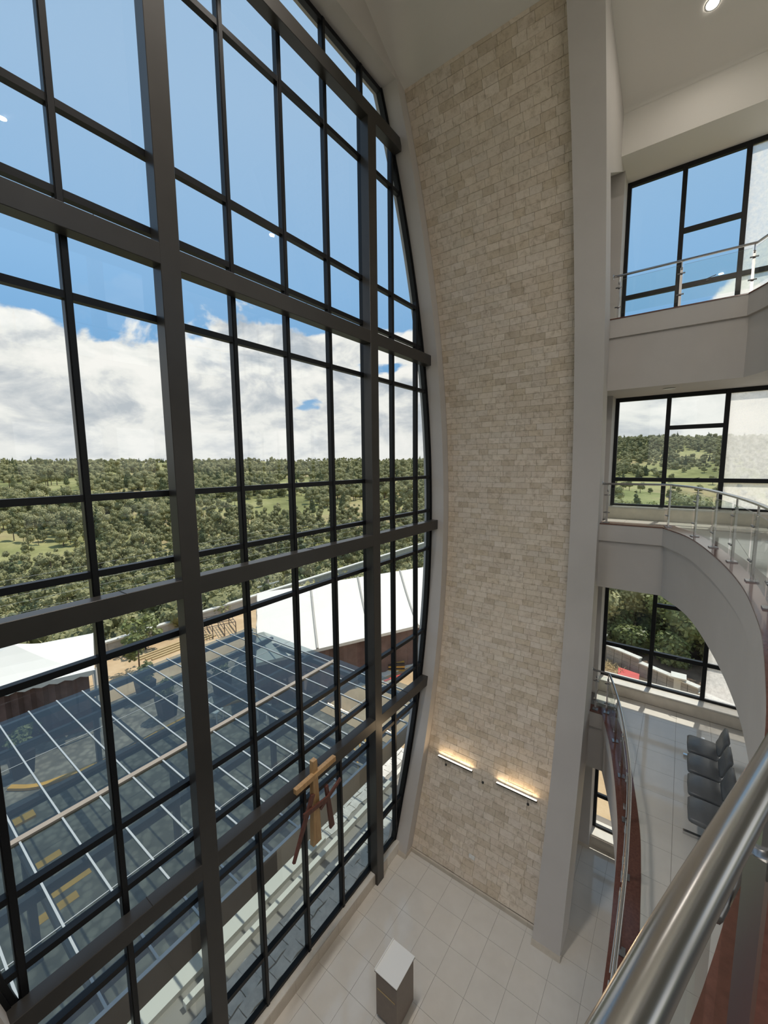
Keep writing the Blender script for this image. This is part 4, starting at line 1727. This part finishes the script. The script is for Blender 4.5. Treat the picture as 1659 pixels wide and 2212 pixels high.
# ------------------------------------------------------------------ tents
def tents():
    # big marquee
    eL, eR = Vector((9.6, 8.3, 2.0)), Vector((21.5, 2.75, 2.0))
    rL, rR = Vector((12.0, 11.35, 3.75)), Vector((24.5, 5.6, 3.75))
    bL, bR = rL + (rL - eL) * 1.0, rR + (rR - eR) * 1.0
    bL.z = bR.z = 2.0
    o = empty('marquee_tent', ((eL.x + rL.x) / 2, (eL.y + rL.y) / 2, -0.15))
    tag(o, 'large white marquee tent beyond the glass canopy', 'tent')
    off = Vector(o.location)
    n = 5
    for k in range(n):
        a, b = k / n, (k + 1) / n
        for (p0, p1, q0, q1) in ((eL, eR, rL, rR), (bL, bR, rL, rR)):
            mb = MB()
            A, B, Cc, D = p0.lerp(p1, a), p0.lerp(p1, b), q0.lerp(q1, b), q0.lerp(q1, a)
            m = 5
            for i in range(m):
                s, t = i / m, (i + 1) / m
                sag = lambda u: Vector((0, 0, -0.16 * math.sin(math.pi * u)))
                mb.quad(A.lerp(D, s) + sag(s) - off, B.lerp(Cc, s) + sag(s) - off, B.lerp(Cc, t) + sag(t) - off, A.lerp(D, t) + sag(t) - off)
            mb.build('roof_sheet', 'tent_white', o, smooth=True)
    for k in range(1, n):
        mb = MB()
        p, q = eL.lerp(eR, k / n), rL.lerp(rR, k / n)
        m = 5
        pts = [p.lerp(q, i / m) + Vector((0, 0, -0.16 * math.sin(math.pi * i / m) + 0.015)) - off for i in range(m + 1)]
        MB().tube(pts, 0.06, 6).build('seam', 'tent_seam', o)
    # valance and side curtains
    mb = MB()
    mb.quad(eL - off, eR - off, eR - off - Vector((0, 0, 0.14)), eL - off - Vector((0, 0, 0.14)))
    mb.build('valance', 'tent_white', o)
    c = MB()
    m = 60
    for i in range(m):
        s, t = i / m, (i + 1) / m
        w = lambda u: Vector((0, 0.05 * math.sin(u * 160), 0))
        ins = Vector((0.12, 0.25, 0))
        P, Q = eL.lerp(eR, s) + w(s) + ins, eL.lerp(eR, t) + w(t) + ins
        c.quad(P - off - Vector((0, 0, 0.1)), Q - off - Vector((0, 0, 0.1)), Vector((Q.x, Q.y, -0.15)) - off, Vector((P.x, P.y, -0.15)) - off)
    c.build('front_curtain', 'maroon', o, smooth=True)
    g = MB()
    for (p, q) in ((eL, rL), (bL, rL)):
        m = 14
        for i in range(m):
            s, t = i / m, (i + 1) / m
            w = lambda u: Vector((0.04 * math.sin(u * 60), 0, 0))
            P, Q = p.lerp(q, s) + w(s), p.lerp(q, t) + w(t)
            g.quad(P - off, Q - off, Vector((Q.x, Q.y, -0.15)) - off, Vector((P.x, P.y, -0.15)) - off)
    g.build('gable_curtain', 'curtain', o, smooth=True)
    # small peaked tents at the left
    def peak(label, corners, apex, ez):
        t = empty('peaked_tent', (sum(c[0] for c in corners) / 4, sum(c[1] for c in corners) / 4, -0.15))
        tag(t, label, 'tent')
        of = Vector(t.location)
        ap = Vector(apex) - of
        cs = [Vector((c[0], c[1], ez)) - of for c in corners]
        for a, b in zip(cs, cs[1:] + cs[:1]):
            mb = MB()
            m = 5
            for i in range(m):
                s, u = i / m, (i + 1) / m
                sg = lambda q: Vector((0, 0, -0.18 * math.sin(math.pi * q)))
                mb.quad(a.lerp(ap, s) + sg(s), b.lerp(ap, s) + sg(s), b.lerp(ap, u) + sg(u), a.lerp(ap, u) + sg(u))
            mb.build('roof_panel', 'tent_white', t, smooth=True)
            v = MB()
            m = 24
            for i in range(m):
                s, u = i / m, (i + 1) / m
                d = lambda q: Vector((0, 0, -0.14 - 0.07 * abs(math.sin(q * m * math.pi / 2))))
                v.quad(a.lerp(b, s), a.lerp(b, u), a.lerp(b, u) + d(u), a.lerp(b, s) + d(s))
            v.build('scalloped_valance', 'tent_white', t)
        for c in cs:
            MB().tube([c, Vector((c.x, c.y, 0))], 0.035, 8).build('pole', 'bar_white', t)
        return t
    t = peak('white peaked tent with scalloped edge at the left, nearer the glass', [(5.3, 12.35), (0.2, 14.2), (1.7, 18.2), (6.6, 16.4)], (3.55, 15.0, 3.35), 2.35)
    # curtain tied back at the corner pole
    of = Vector(t.location)
    cu = MB()
    for i in range(10):
        s, u = i / 10, (i + 1) / 10
        f = lambda q: Vector((5.3 + 0.9 * q * 0.75, 12.35 + 0.35 + q * 2.0 * 0.3, 0)) + Vector((0, 0.05 * math.sin(q * 40), 0))
        P, Q = f(s), f(u)
        lo = lambda q: Vector((5.36 + 0.12 * q, 12.6 + 0.1 * q, 0.3))
        cu.quad(P + Vector((0, 0, 2.2)) - of, Q + Vector((0, 0, 2.2)) - of, lo(u) - of, lo(s) - of)
    cu.build('tied_curtain', 'curtain', t, smooth=True)
    sw = MB()
    for i in range(30):
        s, u = i / 30, (i + 1) / 30
        P, Q = Vector((5.2, 12.7, 0)).lerp(Vector((0.3, 14.5, 0)), s), Vector((5.2, 12.7, 0)).lerp(Vector((0.3, 14.5, 0)), u)
        wv = lambda q: Vector((0, 0.06 * math.sin(q * 90), 0))
        sw.quad(P + wv(s) + Vector((0, 0, 2.1)) - of, Q + wv(u) + Vector((0, 0, 2.1)) - of, Q + wv(u) - of - Vector((0, 0, 0.1)), P + wv(s) - of - Vector((0, 0, 0.1)))
    sw.build('side_wall', 'maroon', t, smooth=True)


tents()


# ------------------------------------------------------------------ boundary wall, wires, small yard things
def yard_things():
    w = empty('boundary_wall', (12, 19.1, -0.15))
    tag(w, 'long grey boundary wall with a pale coping behind the tents', 'wall')
    w['kind'] = 'thing'
    for k in range(20):
        x0 = -16 + 2.4 * k - 0.0
        MB().box(x0, x0 + 2.385, -0.09, 0.09, 0.0, 0.80).build('wall_panel', 'concrete', w)
        MB().box(x0, x0 + 2.39, -0.16, 0.16, 0.80, 0.90).build('coping', 'cap_stone', w)
    # overhead wires
    for k in range(6):
        pts = []
        for i in range(25):
            x = -20 + 90 * i / 24
            u = ((x + 20) % 45) / 45
            pts.append((x, 26.0 + 0.5 * k, 1.4 + 0.42 * k - 0.5 * 4 * u * (1 - u) + (0.0 if k % 2 else 0.08)))
        tag(MB().tube(pts, 0.012, 5).build('power_line', 'wire'), 'thin pale overhead power line crossing in front of the woods', 'power line', 'overhead power lines')
    p = empty('utility_pole', (24.8, 27.2, terrain_h(24.8, 27.2) - 0.3))
    tag(p, 'slim utility pole with a pale cross arm beyond the marquee', 'utility pole')
    MB().tube([(0, 0, 0), (0, 0, 5.6)], [0.10, 0.07], 8).build('pole', 'pole_wood', p, smooth=True)
    MB().box(-1.3, 1.3, -0.05, 0.05, 5.05, 5.15).build('cross_arm', 'cap_stone', p)
    MB().bar((0, 0.06, 4.3), (0.8, 0.06, 5.05), 0.04, 0.04).build('brace', 'cap_stone', p)
    # house in the trees
    x, y = 44.0, 44.0
    h = empty('small_house', (x, y, terrain_h(x, y) - 0.2), 0.5)
    tag(h, 'small house with a pale tin roof and red chimney among the trees', 'house')
    MB().box(-2.4, 2.4, -1.7, 1.7, 0, 3.2).build('walls', 'house_wall', h)
    r = MB()
    r.quad((-2.8, -2.1, 3.1), (2.8, -2.1, 3.1), (2.8, 0, 4.3), (-2.8, 0, 4.3))
    r.quad((2.8, 2.1, 3.1), (-2.8, 2.1, 3.1), (-2.8, 0, 4.3), (2.8, 0, 4.3))
    r.build('roof', 'roof_tin', h)
    MB().box(-0.3, 0.3, -1.25, -0.65, 3.2, 4.9).build('chimney', 'brick_red', h)
    for sx in (-1.3, 1.3):
        MB().box(sx - 0.4, sx + 0.4, -1.74, -1.69, 1.2, 2.3).build('window', 'fascia_dark', h)
    # scaffold rack
    s = empty('scaffold_rack', (13.2, 17.3, -0.15), -0.35)
    tag(s, 'dark welded steel scaffold rack on the sand by the boundary wall', 'scaffold')
    for i in range(4):
        for j in range(2):
            MB().tube([(-1.0 + 0.66 * i, -0.9 + 1.8 * j, 0), (-1.0 + 0.66 * i, -0.9 + 1.8 * j, 0.75)], 0.025, 6).build('upright', 'rust_steel', s)
        for z in (0.05, 0.4, 0.75):
            MB().tube([(-1.0 + 0.66 * i, -0.9, z), (-1.0 + 0.66 * i, 0.9, z)], 0.022, 6).build('cross_tube', 'rust_steel', s)
    for j in range(5):
        MB().tube([(-1.0, -0.9 + 0.45 * j, 0.76), (0.98, -0.9 + 0.45 * j, 0.76)], 0.022, 6).build('long_tube', 'rust_steel', s)
    # timber planks on the sand
    for k in range(4):
        tag(MB().bar((8.6 + 0.2 * k, 17.6 - 0.28 * k, -0.11), (12.6 + 0.1 * k, 17.75 - 0.30 * k, -0.11), 0.14, 0.06).build('timber_plank', 'straw'), 'pale timber plank lying on the sand before the boundary wall', 'plank', 'timber planks on the sand')
    # striped pallet stack
    st = empty('striped_block_stack', (16.1, 5.85, -0.15), 0.65)
    tag(st, 'stack of yellow and black striped slabs beside the marquee', 'slab stack')
    for k in range(4):
        for i in range(5):
            MB().box(-0.5 + 0.2 * i, -0.3 + 0.2 * i - 0.004, -0.4, 0.4, 0.09 * k, 0.09 * k + 0.08).build('slab', 'yellow_paint' if (i + k) % 2 == 0 else 'planter', st)
    tag(MB().bar((14.6, 5.5, -0.14), (17.4, 4.6, -0.14), 0.10, 0.03).build('painted_line', 'red_paint'), 'thin red line on the pale ground beside the striped slabs', 'line')
    tag(MB().bar((13.4, 6.4, -0.13), (18.5, 4.9, -0.13), 0.45, 0.05).build('pale_path_strip', 'walk_white'), 'pale strip of path before the marquee', 'path')
    # planters under the canopy
    rnd = random.Random(8)
    for k, (x, y, lab) in enumerate(((7.3, 11.2, 'tall dark planter with a leafy shrub seen through the canopy, by the long yellow kerb'), (2.9, 12.0, 'tall dark planter with a shrub seen through the canopy near the left edge'), (9.6, 10.9, 'tall dark planter with a shrub seen through the far canopy corner'), (7.4, 13.3, 'dark planter with a low shrub farthest behind the canopy'))):
        p = empty('planter', (x, y, -0.17))
        tag(p, lab, 'planter')
        MB().hexa([(-0.26, -0.26, 0), (0.26, -0.26, 0), (0.26, 0.26, 0), (-0.26, 0.26, 0)], [(-0.34, -0.34, 0.85), (0.34, -0.34, 0.85), (0.34, 0.34, 0.85), (-0.34, 0.34, 0.85)]).build('box', 'planter', p, bevel=0.01)
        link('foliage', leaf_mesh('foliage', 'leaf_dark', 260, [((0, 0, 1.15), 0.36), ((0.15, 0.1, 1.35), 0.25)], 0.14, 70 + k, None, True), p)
    # white garden chairs under the canopy
    proto = None
    for k, (x, y, a) in enumerate(((8.3, 9.3, 0.4), (9.6, 7.9, 2.0), (10.3, 8.9, 3.3))):
        if proto is None:
            c = empty('garden_chair')
            MB().box(-0.22, 0.22, -0.22, 0.22, 0.42, 0.45).build('seat', 'plastic_white', c)
            MB().hexa([(-0.22, 0.19, 0.45), (0.22, 0.19, 0.45), (0.22, 0.22, 0.45), (-0.22, 0.22, 0.45)], [(-0.2, 0.27, 0.88), (0.2, 0.27, 0.88), (0.2, 0.30, 0.88), (-0.2, 0.30, 0.88)]).build('backrest', 'plastic_white', c)
            for sx in (-0.19, 0.19):
                for sy in (-0.19, 0.19):
                    MB().box(sx - 0.02, sx + 0.02, sy - 0.02, sy + 0.02, 0, 0.42).build('leg', 'plastic_white', c)
            proto = c
        else:
            c = copy_tree(proto)
        c.location = (x, y, -0.17)
        c.rotation_euler = (0, 0, a)
        tag(c, 'white plastic garden chair under the far end of the glass canopy', 'chair', 'garden chairs under the canopy')
    # block wall outside the side window
    b = empty('block_wall', (22.4, -4.4, -0.2))
    tag(b, 'stepped grey block wall with pale caps outside the lower side window', 'wall')
    b['kind'] = 'thing'
    A, B = Vector((23.2, -2.3, 0)), Vector((19.9, -8.8, 0))
    d = (B - A).normalized()
    ang = math.atan2(d.y, d.x)
    L = 0.42
    n = int((B - A).length / L)
    blk = None
    off = Vector((22.4, -4.4, 0))
    for k in range(n):
        step = 3 if k < 5 else (2 if k < 11 else 1)
        p = A + d * (L * (k + 0.5)) - off
        for r in range(step + 1):
            if blk is None:
                o = MB().box(-L / 2 + 0.008, L / 2 - 0.008, -0.1, 0.1, 0.006, 0.20).build('block', 'wall_block', b, bevel=0.006)
                blk = o.data
            else:
                o = link('block', blk, b)
            o.location = (p.x, p.y, 0.2 * r)
            o.rotation_euler = (0, 0, ang)
        cp = MB().box(-L / 2 + 0.004, L / 2 - 0.004, -0.15, 0.15, 0.0, 0.06).build('cap', 'cap_stone', b)
        cp.location = (p.x, p.y, 0.2 * (step + 1) + 0.004)
        cp.rotation_euler = (0, 0, ang)
    for k in (0, 9):
        p = A + d * (L * k) - off
        pr = MB().box(-0.16, 0.16, -0.16, 0.16, 0, 1.15 if k == 0 else 0.72).build('pier', 'cap_stone', b)
        pr.location = (p.x, p.y, 0)
        pc = MB().box(-0.28, 0.28, -0.28, 0.28, 0, 0.07).build('pier_cap', 'cap_stone', b)
        pc.location = (p.x, p.y, 1.15 if k == 0 else 0.72)
    tag(MB().hexa([(21.45, -3.35, -0.2), (21.35, -4.2, -0.2), (21.7, -4.2, -0.2), (22.0, -3.3, -0.2)], [(21.45, -3.35, -0.10), (21.35, -4.2, -0.08), (21.7, -4.2, 0.10), (22.0, -3.3, 0.06)]).build('red_sheet', 'red_paint'), 'bright red sheet lying on the soil before the block wall', 'sheet')
    rnd = random.Random(77)
    hp = MB()
    for k in range(160):
        p = Vector((21.8 + rnd.gauss(0, 0.3), -2.75 + rnd.gauss(0, 0.4), -0.16 + abs(rnd.gauss(0, 0.12))))
        q = p + Vector((rnd.gauss(0, 0.3), rnd.gauss(0, 0.3), rnd.uniform(0.0, 0.2)))
        hp.bar(p, q, 0.012, 0.012)
    tag(hp.build('dry_straw', 'straw'), 'heap of dry straw on the soil before the block wall', 'straw', kind='stuff')
    rl = empty('ground_railing', (17.5, -4.4, -0.2))
    tag(rl, 'low thin metal railing on the sand outside the lowest side window', 'railing')
    for z in (0.35, 0.65, 0.95):
        MB().tube([(0, 3.0, z), (0, -4.0, z)], 0.018, 6).build('rail', 'rust_steel', rl)
    for k in range(6):
        MB().tube([(0, 3.0 - 1.4 * k, 0), (0, 3.0 - 1.4 * k, 0.97)], 0.022, 6).build('post', 'rust_steel', rl)


yard_things()
